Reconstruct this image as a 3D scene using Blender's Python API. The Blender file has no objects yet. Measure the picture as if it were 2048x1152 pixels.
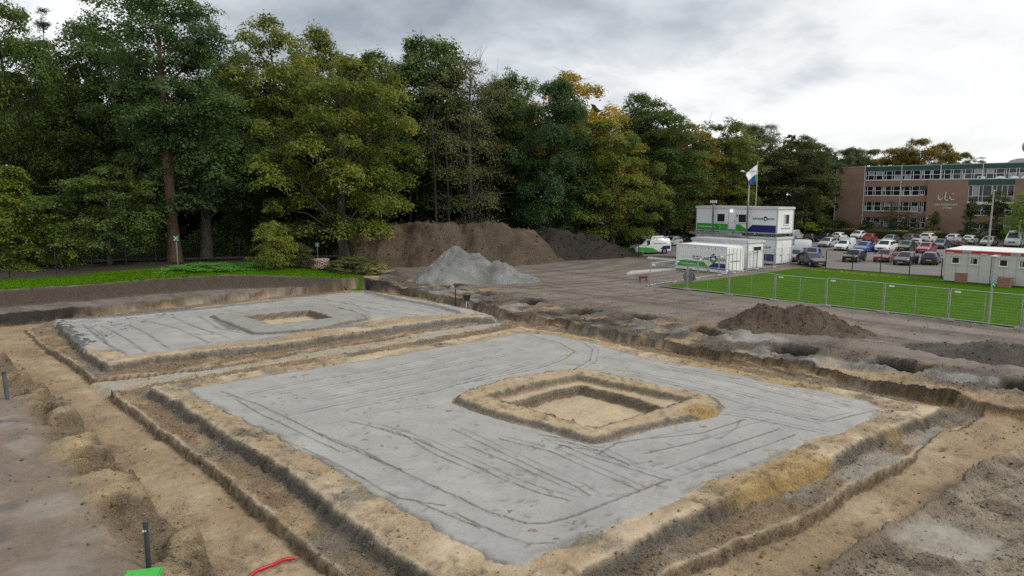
import bpy, math, random
import numpy as np
from mathutils import Vector, Matrix
R = math.radians
scene = bpy.context.scene
C = scene.collection
# ------------------------------------------------------------------ camera, sky, sun, exposure
CAM_H = 8.0; FPX = 1365.33; PITCH = math.atan(186 / FPX)
cam_data = bpy.data.cameras.new('camera'); cam_data.sensor_width = 36; cam_data.lens = 24
cam_data.clip_start = 0.1; cam_data.clip_end = 3000
cam = bpy.data.objects.new('camera', cam_data); C.objects.link(cam)
cam.location = (0, 0, CAM_H); cam.rotation_euler = (R(90) - PITCH, 0, 0)
scene.camera = cam
SUN_EL, SUN_AZ = R(40), R(104)            # azimuth clockwise from +Y (the view direction)
world = bpy.data.worlds.new('World'); scene.world = world; world.use_nodes = True
nt = world.node_tree; nt.nodes.clear()
def nd(t, **k):
    n = nt.nodes.new(t)
    for a, b in k.items(): setattr(n, a, b)
    return n
def lk(a, b): nt.links.new(a, b)
def mth(op, a, b=None, c=None, clamp=False):
    n = nd('ShaderNodeMath', operation=op, use_clamp=clamp)
    for i, v in enumerate((a, b, c)):
        if v is None: continue
        if isinstance(v, (int, float)): n.inputs[i].default_value = v
        else: lk(v, n.inputs[i])
    return n.outputs[0]
def mixc(f, a, b):
    n = nd('ShaderNodeMix', data_type='RGBA')
    for s, v in ((n.inputs['Factor'], f), (n.inputs['A'], a), (n.inputs['B'], b)):
        if isinstance(v, (int, float)): s.default_value = v
        elif isinstance(v, tuple): s.default_value = (*v, 1)
        else: lk(v, s)
    return n.outputs['Result']
wo = nd('ShaderNodeOutputWorld'); bg = nd('ShaderNodeBackground'); lk(bg.outputs[0], wo.inputs[0])
sky = nd('ShaderNodeTexSky', sky_type='NISHITA'); sky.sun_disc = False
sky.sun_elevation = SUN_EL; sky.sun_rotation = SUN_AZ; sky.air_density = 1.2; sky.dust_density = 2.5
skys = nd('ShaderNodeVectorMath', operation='SCALE'); lk(sky.outputs[0], skys.inputs[0]); skys.inputs['Scale'].default_value = 0.11
tc = nd('ShaderNodeTexCoord'); sp = nd('ShaderNodeSeparateXYZ'); lk(tc.outputs['Generated'], sp.inputs[0])
zc = mth('ADD', mth('MAXIMUM', sp.outputs[2], 0.0), 0.32)
cv = nd('ShaderNodeCombineXYZ'); lk(mth('DIVIDE', sp.outputs[0], zc), cv.inputs[0]); lk(mth('DIVIDE', sp.outputs[1], zc), cv.inputs[1])
CLOUD_SEED = (-3.7, -12.7, -3.6)
def cloudnoise(scale, detail, rough, off, dist=0.0):
    ad = nd('ShaderNodeVectorMath', operation='ADD'); lk(cv.outputs[0], ad.inputs[0]); ad.inputs[1].default_value = off
    n = nd('ShaderNodeTexNoise'); lk(ad.outputs[0], n.inputs['Vector'])
    n.inputs['Scale'].default_value = scale; n.inputs['Detail'].default_value = detail
    n.inputs['Roughness'].default_value = rough; n.inputs['Distortion'].default_value = dist
    return n.outputs[0]
big = cloudnoise(0.62, 4, 0.5, CLOUD_SEED, 0.2)
med = cloudnoise(1.5, 9, 0.58, (CLOUD_SEED[0] + 9, CLOUD_SEED[1], 2.0), 0.25)
fine = cloudnoise(4.6, 9, 0.6, (1.0, 5.0, 9.0), 0.3)
dens = mth('ADD', mth('ADD', mth('MULTIPLY', big, 1.25), mth('MULTIPLY', med, 0.60)), mth('MULTIPLY', fine, 0.22))
sd = (math.sin(SUN_AZ) * math.cos(SUN_EL), math.cos(SUN_AZ) * math.cos(SUN_EL), math.sin(SUN_EL))
dt = nd('ShaderNodeVectorMath', operation='DOT_PRODUCT'); lk(tc.outputs['Generated'], dt.inputs[0]); dt.inputs[1].default_value = sd
glow = mth('POWER', mth('MAXIMUM', dt.outputs['Value'], 0.0), 3.0)        # thinner, brighter cloud towards the veiled sun
dens = mth('SUBTRACT', dens, mth('MULTIPLY', glow, 0.16))
mr = nd('ShaderNodeMapRange'); lk(dens, mr.inputs[0]); mr.inputs[1].default_value = 0.90; mr.inputs[2].default_value = 1.36
rmp = nd('ShaderNodeValToRGB'); lk(mr.outputs[0], rmp.inputs[0])
els = rmp.color_ramp.elements
els[0].position = 0.16; els[0].color = (0.88, 0.90, 0.905, 1)
els[1].position = 0.92; els[1].color = (0.30, 0.345, 0.40, 1)
for p_, c_ in ((0.34, (0.80, 0.82, 0.835)), (0.50, (0.61, 0.645, 0.68)), (0.68, (0.46, 0.50, 0.545))):
    e = els.new(p_); e.color = (*c_, 1)
gap = mth('MULTIPLY', mth('SUBTRACT', 0.90, dens), 6.0, clamp=True)       # small rifts where the blue shows through
lk(mixc(mth('MULTIPLY', gap, 0.40), rmp.outputs[0], skys.outputs[0]), bg.inputs[0]); bg.inputs[1].default_value = 1.0
sun_d = bpy.data.lights.new('sun', 'SUN'); sun_d.energy = 1.5; sun_d.angle = R(12); sun_d.color = (1.0, 0.93, 0.83)
sun = bpy.data.objects.new('sun', sun_d); C.objects.link(sun)
sun.rotation_euler = Vector(sd).to_track_quat('Z', 'Y').to_euler()
scene.view_settings.view_transform = 'Standard'; scene.view_settings.look = 'None'
scene.view_settings.exposure = 0.22; scene.view_settings.gamma = 1.0; scene.view_settings.use_curve_mapping = False
scene.cycles.use_denoising = False; scene.cycles.max_bounces = 6; scene.cycles.diffuse_bounces = 3
scene.cycles.transparent_max_bounces = 8
# ------------------------------------------------------------------ helpers
def at(x, y, z=0.0):                      # where a sight line of the survey photograph meets height z
    u = (x - 1024) / FPX; v = (576 - y) / FPX
    dy = math.cos(PITCH) + v * math.sin(PITCH); dz = -math.sin(PITCH) + v * math.cos(PITCH)
    t = (z - CAM_H) / dz
    return (u * t, dy * t)
def ats(pts, z=0.0): return np.array([at(x, y, z) for x, y in pts])
def tag(o, label=None, cat=None, group=None, kind=None):
    for k, v in (('label', label), ('category', cat), ('group', group), ('kind', kind)):
        if v: o[k] = v
    return o
def empty(name, loc=(0, 0, 0), rz=0.0):
    o = bpy.data.objects.new(name, None); C.objects.link(o); o.location = loc; o.rotation_euler = (0, 0, rz)
    o.empty_display_size = 0.3
    return o
def link(name, me, mat=None, parent=None):
    o = bpy.data.objects.new(name, me); C.objects.link(o)
    if mat is not None and len(me.materials) == 0: me.materials.append(mat)
    if parent is not None: o.parent = parent
    return o
def npmesh(name, V, F, smooth=False):     # arrays of vertices and equal-sized faces -> mesh
    me = bpy.data.meshes.new(name); V = np.asarray(V, np.float32); F = np.asarray(F, np.int32)
    k = F.shape[1]
    me.vertices.add(len(V)); me.vertices.foreach_set('co', V.ravel())
    me.loops.add(F.size); me.loops.foreach_set('vertex_index', F.ravel())
    me.polygons.add(len(F)); me.polygons.foreach_set('loop_start', np.arange(0, F.size, k, dtype=np.int32))
    me.update(calc_edges=True)
    if smooth: me.polygons.foreach_set('use_smooth', np.ones(len(F), bool))
    return me
class MB:                                 # collects boxes, tubes and prisms that make up ONE part
    def __init__(s): s.v = []; s.f = []
    def add(s, vs, fs):
        b = len(s.v); s.v += [tuple(p) for p in vs]; s.f += [tuple(i + b for i in f) for f in fs]; return s
    def box(s, x0, x1, y0, y1, z0, z1):
        return s.add([(x0,y0,z0),(x1,y0,z0),(x1,y1,z0),(x0,y1,z0),(x0,y0,z1),(x1,y0,z1),(x1,y1,z1),(x0,y1,z1)],
                     [(0,3,2,1),(4,5,6,7),(0,1,5,4),(1,2,6,5),(2,3,7,6),(3,0,4,7)])
    def tube(s, pts, rad, n=8, cap=True):
        pts = [Vector(p) for p in pts]; rad = rad if isinstance(rad, (list, tuple)) else [rad] * len(pts)
        vs = []; fs = []
        for i, p in enumerate(pts):
            d = (pts[min(i + 1, len(pts) - 1)] - pts[max(i - 1, 0)]).normalized()
            a = d.cross(Vector((0, 0, 1)) if abs(d.z) < 0.9 else Vector((1, 0, 0))).normalized(); b = d.cross(a)
            for k in range(n):
                t = 2 * math.pi * k / n; vs.append(p + (a * math.cos(t) + b * math.sin(t)) * rad[i])
        for i in range(len(pts) - 1):
            for k in range(n):
                k2 = (k + 1) % n; fs.append((i*n+k, i*n+k2, (i+1)*n+k2, (i+1)*n+k))
        if cap: fs.append(tuple(range(n - 1, -1, -1))); fs.append(tuple((len(pts)-1)*n + k for k in range(n)))
        return s.add(vs, fs)
    def lathe(s, prof, n=12, c=(0, 0, 0), axis='z'):
        vs = []; fs = []
        for r, z in prof:
            for k in range(n):
                t = 2 * math.pi * k / n; p = (r * math.cos(t), r * math.sin(t), z)
                if axis == 'y': p = (p[0], p[2], p[1])
                if axis == 'x': p = (p[2], p[0], p[1])
                vs.append((p[0] + c[0], p[1] + c[1], p[2] + c[2]))
        for i in range(len(prof) - 1):
            for k in range(n): fs.append((i*n+k, i*n+(k+1)%n, (i+1)*n+(k+1)%n, (i+1)*n+k))
        fs.append(tuple(range(n - 1, -1, -1))); fs.append(tuple((len(prof)-1)*n + k for k in range(n)))
        return s.add(vs, fs)
    def prism(s, poly, d0, d1, plane='xz'):      # polygon in xz extruded along y (or in xy along z)
        n = len(poly)
        f = (lambda p, d: (p[0], d, p[1])) if plane == 'xz' else (lambda p, d: (p[0], p[1], d)) if plane == 'xy' else (lambda p, d: (d, p[0], p[1]))
        vs = [f(p, d0) for p in poly] + [f(p, d1) for p in poly]
        return s.add(vs, [tuple(range(n)), tuple(range(2*n-1, n-1, -1))] + [(i, i + n, (i+1) % n + n, (i+1) % n) for i in range(n)])
    def build(s, name, mat, parent=None, smooth=False, bevel=0.0):
        me = bpy.data.meshes.new(name); me.from_pydata(s.v, [], s.f)
        if smooth:
            me.polygons.foreach_set('use_smooth', np.ones(len(me.polygons), bool)); me.set_sharp_from_angle(angle=R(38))
        me.update(); o = link(name, me, mat, parent)
        if bevel: m = o.modifiers.new('bevel', 'BEVEL'); m.width = bevel; m.segments = 2
        return o
def copy_tree(o, parent=None):
    c = o.copy(); C.objects.link(c); c.parent = parent
    for ch in o.children: copy_tree(ch, c)
    return c
# --- numpy value noise
_T = np.random.default_rng(5).random((256, 256)).astype(np.float32)
def vn(x, y, s=0):
    x = np.asarray(x, np.float64) + s * 17.3; y = np.asarray(y, np.float64) + s * 31.7
    xi = np.floor(x).astype(np.int64); yi = np.floor(y).astype(np.int64); fx = x - xi; fy = y - yi
    fx = fx*fx*(3-2*fx); fy = fy*fy*(3-2*fy); a = xi & 255; b = yi & 255; a1 = (a+1) & 255; b1 = (b+1) & 255
    return (_T[a,b]*(1-fx)+_T[a1,b]*fx)*(1-fy) + (_T[a,b1]*(1-fx)+_T[a1,b1]*fx)*fy
def fbm(x, y, s=0, o=4, g=0.5):           # about -1 .. 1
    r = 0; a = 1.0; t = 0
    for i in range(o):
        r = r + a * (vn(x * 2**i + i * 3.1, y * 2**i - i * 7.7, s + i) * 2 - 1); t += a; a *= g
    return r / t
def sdf(P, X, Y):                         # signed distance to a polygon, negative inside
    d = np.full(X.shape, 1e9); ins = np.zeros(X.shape, bool); n = len(P)
    for i in range(n):
        ax, ay = P[i]; bx, by = P[(i + 1) % n]; ex, ey = bx - ax, by - ay
        wx, wy = X - ax, Y - ay; t = np.clip((wx*ex + wy*ey) / (ex*ex + ey*ey + 1e-12), 0, 1)
        d = np.minimum(d, (wx - ex*t)**2 + (wy - ey*t)**2)
        c = ((ay <= Y) != (by <= Y)); ins ^= c & (wx < (Y - ay) * ex / (ey if abs(ey) > 1e-12 else 1e-12))
    d = np.sqrt(d); return np.where(ins, -d, d)
def linedist(P, X, Y):
    d = np.full(X.shape, 1e9)
    for i in range(len(P) - 1):
        ax, ay = P[i]; bx, by = P[i + 1]; ex, ey = bx - ax, by - ay
        t = np.clip(((X-ax)*ex + (Y-ay)*ey) / (ex*ex + ey*ey + 1e-12), 0, 1)
        d = np.minimum(d, (X-ax-ex*t)**2 + (Y-ay-ey*t)**2)
    return np.sqrt(d)
def sstep(a, b, x):
    t = np.clip((x - a) / (b - a), 0, 1); return t * t * (3 - 2 * t)
# --- materials
def new_mat(name):
    m = bpy.data.materials.new(name); m.use_nodes = True
    global nt; nt = m.node_tree
    return m, nt.nodes['Principled BSDF']
def noise_node(scale, detail=5, rough=0.55, coord=None, dist=0.0):
    n = nd('ShaderNodeTexNoise'); n.inputs['Scale'].default_value = scale; n.inputs['Detail'].default_value = detail
    n.inputs['Roughness'].default_value = rough; n.inputs['Distortion'].default_value = dist
    if coord is not None: lk(coord, n.inputs['Vector'])
    return n.outputs[0]
def maprange(v, a, b, c, d):
    n = nd('ShaderNodeMapRange'); lk(v, n.inputs[0])
    for i, x in enumerate((a, b, c, d)): n.inputs[i + 1].default_value = x
    return n.outputs[0]
def cmul(col, fac):
    n = nd('ShaderNodeVectorMath', operation='SCALE'); lk(col, n.inputs[0])
    lk(fac, n.inputs['Scale']) if not isinstance(fac, float) else setattr(n.inputs['Scale'], 'default_value', fac)
    return n.outputs[0]
def bump(h, strength, dist, bs, strength_socket=None):
    n = nd('ShaderNodeBump'); n.inputs['Strength'].default_value = strength; n.inputs['Distance'].default_value = dist
    lk(h, n.inputs['Height'])
    if strength_socket is not None: lk(strength_socket, n.inputs['Strength'])
    lk(n.outputs[0], bs.inputs['Normal'])
_mats = {}
def plain(name, col, rough=0.5, metal=0.0, var=0.12, scale=3.0, spec=0.5, bmp=0.0, coat=0.0):
    if name in _mats: return _mats[name]
    m, b = new_mat(name); g = nd('ShaderNodeTexCoord').outputs['Object']
    n1 = noise_node(scale, 6, 0.6, g)
    lk(mixc(maprange(n1, 0.3, 0.7, 0, 1), tuple(c * (1 - var) for c in col), tuple(min(1, c * (1 + var)) for c in col)), b.inputs['Base Color'])
    lk(maprange(n1, 0.3, 0.7, max(0.02, rough - 0.08), min(1, rough + 0.08)), b.inputs['Roughness'])
    b.inputs['Metallic'].default_value = metal; b.inputs['Specular IOR Level'].default_value = spec
    b.inputs['Coat Weight'].default_value = coat; b.inputs['Coat Roughness'].default_value = 0.05
    if bmp: bump(noise_node(scale * 8, 4, 0.6, g), bmp, 0.02, b)
    _mats[name] = m; return m
# ------------------------------------------------------------------ lettering: every word becomes a thin solid, centred, one unit high in its own em
def _texts(words):
    obs = []
    for w, sh in words:
        cu = bpy.data.curves.new('lettering', 'FONT'); cu.body = w; cu.size = 1.0; cu.align_x = 'CENTER'; cu.extrude = 0.012; cu.shear = sh; cu.resolution_u = 2; cu.offset = 0.012
        o = bpy.data.objects.new('lettering', cu); C.objects.link(o); obs.append((w, o))
    dg = bpy.context.evaluated_depsgraph_get(); res = {}
    for w, o in obs: res[w] = bpy.data.meshes.new_from_object(o.evaluated_get(dg))
    for w, o in obs: cu = o.data; bpy.data.objects.remove(o); bpy.data.curves.remove(cu)
    return res
TEXT = _texts([('EUROLAND', 0), ('BOUW', 0), ('bouwen met daadkracht', 0), ('EUROLAND BOUW', 0), ('van lodenstein', 0), ('college', 0), ('STOP', 0), ('verhuur', 0.2)])
def letter(word, size, loc, mat, parent, rot=(R(90), 0, 0), name='lettering', sx=1.0):
    me = TEXT[word].copy(); o = link(name, me, None, parent); me.materials.clear(); me.materials.append(mat)
    o.location = loc; o.rotation_euler = rot; o.scale = (size * sx, size, size); return o
# ------------------------------------------------------------------ ground: one sheet to the horizon, dug over near the camera
E1 = np.array((0.69, -0.724)); E1 /= np.linalg.norm(E1); E2 = np.array((-E1[1], E1[0]))      # the site's two directions
def earth_material(name, use_attr=True, col=(0.1, 0.09, 0.08), fine=1.0, rough=0.9):
    m, b = new_mat(name); g = nd('ShaderNodeTexCoord').outputs['Object']
    if use_attr:
        a = nd('ShaderNodeAttribute', attribute_name='albedo'); base = a.outputs['Color']
        p = nd('ShaderNodeAttribute', attribute_name='props'); ps = nd('ShaderNodeSeparateColor'); lk(p.outputs['Color'], ps.inputs[0])
        lump, wet = ps.outputs[0], ps.outputs[1]
    else:
        rgb = nd('ShaderNodeRGB'); rgb.outputs[0].default_value = (*col, 1); base = rgb.outputs[0]; lump = None
    n1 = noise_node(0.9, 6, 0.65, g, 0.3); n2 = noise_node(7.0, 8, 0.7, g, 0.2); n3 = noise_node(34.0, 5, 0.7, g)
    f = mth('MULTIPLY', maprange(n1, 0.25, 0.75, 0.86, 1.14), maprange(n2, 0.25, 0.75, 0.84, 1.16))
    if use_attr:                                          # crumbs and clods: darker specks, small shadows painted in, where the soil is loose
        crumbs = mth('MULTIPLY', mth('ADD', maprange(n3, 0.50, 0.62, 0.0, 0.40), maprange(n2, 0.54, 0.66, 0.0, 0.30)), mth('ADD', mth('MULTIPLY', lump, 0.9), 0.10))
        f = mth('MULTIPLY', f, mth('SUBTRACT', 1.0, crumbs))
        n4 = noise_node(15.0, 4, 0.62, g, 0.6); loose = mth('ADD', mth('MULTIPLY', lump, 0.8), 0.12)
        f = mth('MULTIPLY', f, mth('SUBTRACT', 1.0, mth('MULTIPLY', maprange(n4, 0.56, 0.62, 0.0, 0.50), loose)))      # dark flecks painting the shade of small clods and dents
        f = mth('MULTIPLY', f, mth('ADD', 1.0, mth('MULTIPLY', maprange(n4, 0.43, 0.36, 0.0, 0.28), loose)))           # dry crust flakes
    else:
        f = mth('MULTIPLY', mth('MULTIPLY', f, maprange(n3, 0.35, 0.65, 0.70, 1.25)), maprange(noise_node(0.28, 5, 0.6, g, 0.8), 0.35, 0.65, 0.68, 1.30))
    lk(cmul(base, f), b.inputs['Base Color'])
    if use_attr: lk(mth('SUBTRACT', 0.95, mth('MULTIPLY', wet, 0.5)), b.inputs['Roughness'])
    else: b.inputs['Roughness'].default_value = rough
    b.inputs['Specular IOR Level'].default_value = 0.35
    vor = nd('ShaderNodeTexVoronoi', feature='SMOOTH_F1'); lk(g, vor.inputs['Vector']); vor.inputs['Scale'].default_value = 11.0; vor.inputs['Smoothness'].default_value = 0.35; vor.inputs['Randomness'].default_value = 1.0
    h = mth('ADD', mth('ADD', mth('MULTIPLY', n2, 0.7 * fine), mth('MULTIPLY', n3, 0.45 * fine)), mth('MULTIPLY', vor.outputs['Distance'], -0.45 * fine))
    if use_attr: bump(h, 1.0, 0.20, b, mth('ADD', mth('MULTIPLY', lump, 0.95), 0.0))
    else: bump(h, 1.0, 0.14 * fine, b)
    return m
MAT_EARTH = earth_material('earth')
MUD = (0.180, 0.144, 0.116); MUDL = (0.230, 0.196, 0.166); SAND = (0.41, 0.298, 0.170); SANDL = (0.50, 0.405, 0.275)
ORANGE = (0.43, 0.285, 0.105); SOIL = (0.050, 0.038, 0.030); COARSE = (0.185, 0.16, 0.128); GREY = (0.27, 0.268, 0.255); CEMENT = (0.332, 0.325, 0.306)
# survey outlines of the dig (image points of the survey photograph, laid onto their own level)
Z_FLOOR, Z_LEDGE, Z_PAD = -0.95, -0.62, -0.30
EXC = np.concatenate([ats([(-140,640),(0,637),(103,627),(185,622),(288,611),(427,598),(565,589),(700,577),(735,571),(860,590),(914,606),(946,616),(1000,626),
  (1053,634),(1096,642),(1150,655),(1204,664),(1300,683),(1449,707),(1598,735),(1747,769),(1896,795),(1946,809),(2048,823),(2400,895)], -0.25),
  ats([(2300,905),(2048,903),(1961,950),(1891,1002),(1807,1057),(1712,1106),(1660,1160),(1560,1260),(1300,1420),(900,1440),(600,1300),(437,1152),(400,1100),
  (352,1053),(308,1022),(282,966),(226,920),(205,894),(145,827),(112,801),(80,786),(48,745),(0,709),(-140,690)], -0.5)])
GAP = ats([(180,765),(400,742),(700,690),(900,657),(1000,640),(1010,650),(960,664),(700,708),(500,738),(230,785)], -0.75)
LEDGE2 = ats([(221,783),(283,832),(339,873),(411,925),(514,1012),(570,1053),(622,1095),(700,1165),(1000,1345),(1330,1151),(1389,1121),(1474,1082),(1578,1047),
  (1638,1017),(1697,972),(1797,928),(1871,883),(1921,858),(1966,833),(1930,818),(1881,811),(1797,794),(1722,775),(1548,745),(1424,720),(1300,694),(1150,664),(1060,645),(1000,648),(960,660),(700,704),(500,735),(300,770)], Z_LEDGE)
LEDGE1 = ats([(51,658),(82,688),(139,719),(159,735),(188,757),(400,737),(700,686),(806,668),(960,645),(1011,637),(940,618),(860,598),(760,582),(720,578),(565,592),(427,605),(288,619),(185,631),(110,640)], Z_LEDGE)
PAD2 = ats([(303,776),(401,837),(462,878),(545,920),(606,966),(658,1012),(700,1040),(800,1112),(900,1180),(1010,1235),(1130,1168),(1230,1110),(1350,1045),(1494,982),(1558,962),(1638,925),
  (1727,883),(1772,863),(1856,833),(1885,815),(1797,803),(1722,785),(1548,755),(1424,730),(1300,704),(1150,670),(1040,654),(960,670),(700,714),(500,744),(380,763)], Z_PAD)
PAD1 = ats([(112,641),(140,672),(175,708),(216,729),(298,714),(540,690),(700,666),(806,650),(908,637),(985,633),(930,618),(860,603),(760,587),(722,582),(565,597),(427,611),(288,625),(185,635)], Z_PAD)
SLAB2 = ats([(370,780),(478,837),(540,868),(600,902),(692,952),(790,1012),(857,1050),(929,1090),(990,1126),(1026,1135),(1062,1126),(1093,1106),(1200,1064),(1300,1026),(1399,977),(1474,945),(1538,923),(1608,883),
  (1682,868),(1737,840),(1767,823),(1737,806),(1648,784),(1538,767),(1424,739),(1300,718),(1181,686),(1114,670),(1037,668),(960,683),(816,706),(651,734),(500,757)], Z_PAD)
SLAB1 = ats([(110,640),(128,652),(159,686),(175,702),(226,700),(257,712),(360,700),(463,685),(535,680),(617,662),(700,654),(754,637),(857,631),(919,627),(985,632),(945,620),(888,609),(806,595),(734,584),(600,595),(463,612),(308,625),(170,637)], Z_PAD)
RING2 = ats([(912,805),(930,790),(1000,768),(1100,750),(1165,744),(1300,773),(1420,798),(1437,816),(1420,832),(1300,856),(1215,880),(1185,886),(1100,862),(1000,836)], Z_PAD)
STEP2 = ats([(972,800),(1060,778),(1155,758),(1280,784),(1385,806),(1290,836),(1190,866),(1080,834)], Z_PAD)
PIT2 = ats([(1022,806),(1100,783),(1160,771),(1240,788),(1322,814),(1250,836),(1168,860),(1100,836)], Z_PAD)
RING1 = ats([(423,634),(445,645),(508,669),(530,670),(640,660),(733,640),(728,632),(650,611),(625,610)], Z_PAD)
PIT1 = ats([(490,636),(546,653),(664,639),(618,624)], Z_PAD)
VERGE = ats([(-700,640),(-300,602),(0,582),(150,572),(300,560),(450,551),(560,548),(640,546),(720,545),(775,549),(760,520),(700,480),(300,452),(-700,452)], 1.0)
LAWN = np.array([(12.6,59.8), (33.2,37.6), (62,4), (95,36), (52.5,55.2), (45.6,62.4), (33.0,75.4), (31.0,77.4)])
LAWN = np.array([(12.9,59.9),(31.0,40.3),(58,11),(90,40),(50.5,57.2),(38.6,69.2),(33.2,74.6),(29.6,76.2),(24.6,71.0)])
def graded(knots, lo, hi, smax):                       # grid lines whose spacing follows (position, step) knots, growing outwards to the horizon
    kp, ks = np.array(knots).T; a = [kp[0]]
    while a[-1] < kp[-1]: a.append(a[-1] + np.interp(a[-1], kp, ks))
    s = ks[-1]
    while a[-1] < hi: s = min(s * 1.07, smax); a.append(a[-1] + s)
    b = []; s = ks[0]; v = kp[0]
    while v > lo: s = min(s * 1.07, smax); v -= s; b.append(v)
    return np.array(b[::-1] + a)
gs = graded([(-62, 0.24), (-50, 0.15), (-32, 0.105), (-18, 0.066), (-6, 0.062), (0, 0.10), (4, 0.18)], -1500, 1400, 60.0)      # along E1
gt = graded([(-2, 0.16), (3, 0.075), (10, 0.060), (18, 0.072), (28, 0.078), (31, 0.11), (40, 0.24)], -1400, 1500, 60.0)         # along E2
rng = np.random.default_rng(11)
FOOT = [(*at(x, y, Z_PAD), a) for x, y, a in zip(rng.uniform(380, 1800, 1500), rng.uniform(650, 1150, 1500), rng.uniform(0, 6.28, 1500))]
def footprints(X1, Y1, Hh, prints, depth=0.028, tint=None):  # press shoe-sized dents into a height field on a regular-ish grid (1-D axes)
    for (px, py, a) in prints:
        i0, i1 = np.searchsorted(X1, (px - 0.32, px + 0.32)); j0, j1 = np.searchsorted(Y1, (py - 0.32, py + 0.32))
        if i1 - i0 < 2 or j1 - j0 < 2: continue
        gx, gy = np.meshgrid(X1[i0:i1] - px, Y1[j0:j1] - py, indexing='ij')
        u = gx * math.cos(a) + gy * math.sin(a); v = -gx * math.sin(a) + gy * math.cos(a)
        q = (u / 0.15)**2 + (v / 0.065)**2
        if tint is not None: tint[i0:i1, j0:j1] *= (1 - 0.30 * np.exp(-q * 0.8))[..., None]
        Hh[i0:i1, j0:j1] += -depth * np.exp(-q) + depth * 0.5 * np.exp(-(np.sqrt(q) - 1.6)**2 * 5)
def terrain(X, Y):
    wx = fbm(X * 0.6, Y * 0.6, 1, 3) * 0.20 + fbm(X * 1.9, Y * 1.9, 2, 2, 0.6) * 0.13 + fbm(X * 5.5, Y * 5.5, 5, 2) * 0.07
    wy = fbm(X * 0.6, Y * 0.6, 3, 3) * 0.20 + fbm(X * 1.9, Y * 1.9, 4, 2, 0.6) * 0.13 + fbm(X * 5.5, Y * 5.5, 6, 2) * 0.07
    XW, YW = X + wx, Y + wy
    S = X * E1[0] + Y * E1[1]; Tt = X * E2[0] + Y * E2[1]           # along / across the haul road
    near = 1 - sstep(60, 110, np.hypot(X, Y))
    col = np.empty(X.shape + (3,)); lump = np.full(X.shape, 0.25); wet = np.full(X.shape, 0.15)
    def paint(m, c, l=None, w=None):
        nonlocal col, lump, wet
        mm = np.clip(m, 0, 1); col = col * (1 - mm[..., None]) + np.array(c) * mm[..., None]
        if l is not None: lump = lump * (1 - mm) + l * mm
        if w is not None: wet = wet * (1 - mm) + w * mm
    # compacted mud, rutted by wheels along the haul road
    track = fbm(S * 0.10 + wx, Tt * 1.5 + wy * 1.5, 8, 4)
    rut = fbm(S * 0.05 + wx * 0.4, Tt * 3.3 + wy * 2, 9, 3)
    curve = np.hypot(X + 6, Y - 88); arc = fbm(curve * 1.9, S * 0.04, 24, 3) * sstep(30, 45, Y) * (1 - sstep(16, 24, X))      # wheel arcs where lorries swing round
    h = fbm(X * 0.22, Y * 0.22, 6, 4) * 0.07 + fbm(X * 1.7, Y * 1.7, 7, 4) * 0.035 + (track * 0.05 + rut * 0.06 + arc * 0.06) * near
    col[:] = MUD
    paint(sstep(-0.1, 0.5, track) * 0.5, MUDL, 0.35, 0.3); paint(sstep(0.1, 0.6, -track) * 0.45, (0.105, 0.088, 0.076), 0.6)
    paint(sstep(0.08, 0.40, rut) * 0.65, (0.092, 0.077, 0.066), 0.6, 0.3); paint(sstep(0.1, 0.35, -rut) * 0.5, (0.235, 0.21, 0.185), 0.4, 0.2); paint(sstep(0.10, 0.4, arc) * 0.6, (0.095, 0.08, 0.068), 0.6); paint(sstep(0.1, 0.4, -arc) * 0.4, (0.225, 0.20, 0.175))
    paint(sstep(0.15, 0.5, fbm(X * 0.35, Y * 0.35, 21, 4)) * 0.4, (0.21, 0.18, 0.15))
    # far road/verge level
    dv = sdf(VERGE, X + wx * 0.6, Y + wy * 0.6)
    vh = 1.0 * (1 - sstep(-26, -14, X)) + 0.45 * sstep(-26, -14, X)
    mv = 1 - sstep(-0.1, 1.7, dv); h = h * (1 - mv * 0.6) + vh * mv + 0.05 * fbm(X * 2, Y * 2, 12, 3) * mv
    bank = np.exp(-((dv - 0.8) / 1.0)**2) * near
    paint(sstep(0.15, 0.7, bank) * (Y > 40), (0.092, 0.067, 0.050), 0.95, 0.1)
    paint(mv * sstep(0.3, 1.5, -dv) * (Y > 40), (0.055, 0.045, 0.032), 0.8)
    road_l = (1 - sstep(0, 5, np.abs(dv - 5.0))) * (X < 0); paint(road_l * 0.5, (0.175, 0.145, 0.122), 0.45)
    # disturbed strip between the dig and the haul road
    fs_ = ((Tt > 24.5) & (X > -14) & (Y > 22.8)) * 1.0; ex_ = (fbm(X * 0.45, Y * 0.45, 29, 3) * 1.0 + fbm(X * 1.5, Y * 1.5, 30, 3) * 0.18) * fs_; de = sdf(EXC, X + wx * (0.7 + 0.7 * fs_), Y + wy * (0.7 + 0.7 * fs_)) + ex_
    strip = (1 - sstep(3.5, 7.5, de + fbm(X * 0.5, Y * 0.5, 31, 3) * 1.6)) * sstep(-0.2, 0.3, de)
    rightside = sstep(-14, -9, X) * (Y > 18) * sstep(-6, 0, S + 40 * 0 + (Tt - 25))
    far_side = (Tt > 24.5) * (X > -14) * (Y > 22.8)
    m = strip * far_side
    lumps = fbm(X * 0.9, Y * 0.9, 32, 5)
    h = h + m * (lumps * 0.30 - 0.06)
    paint(m * 0.9, (0.150, 0.122, 0.096), 0.95, 0.2); paint(m * sstep(0.0, 0.45, fbm(X * 0.45, Y * 0.8, 33, 4)), SAND, 0.7)
    paint(m * sstep(0.12, 0.5, fbm(X * 0.5, Y * 0.6, 35, 4)) * 0.85, SOIL, 1.0); paint(m * sstep(0.2, 0.5, fbm(X * 0.3, Y * 0.4, 36, 4)) * 0.9, GREY, 0.5, 0.5)
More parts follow.
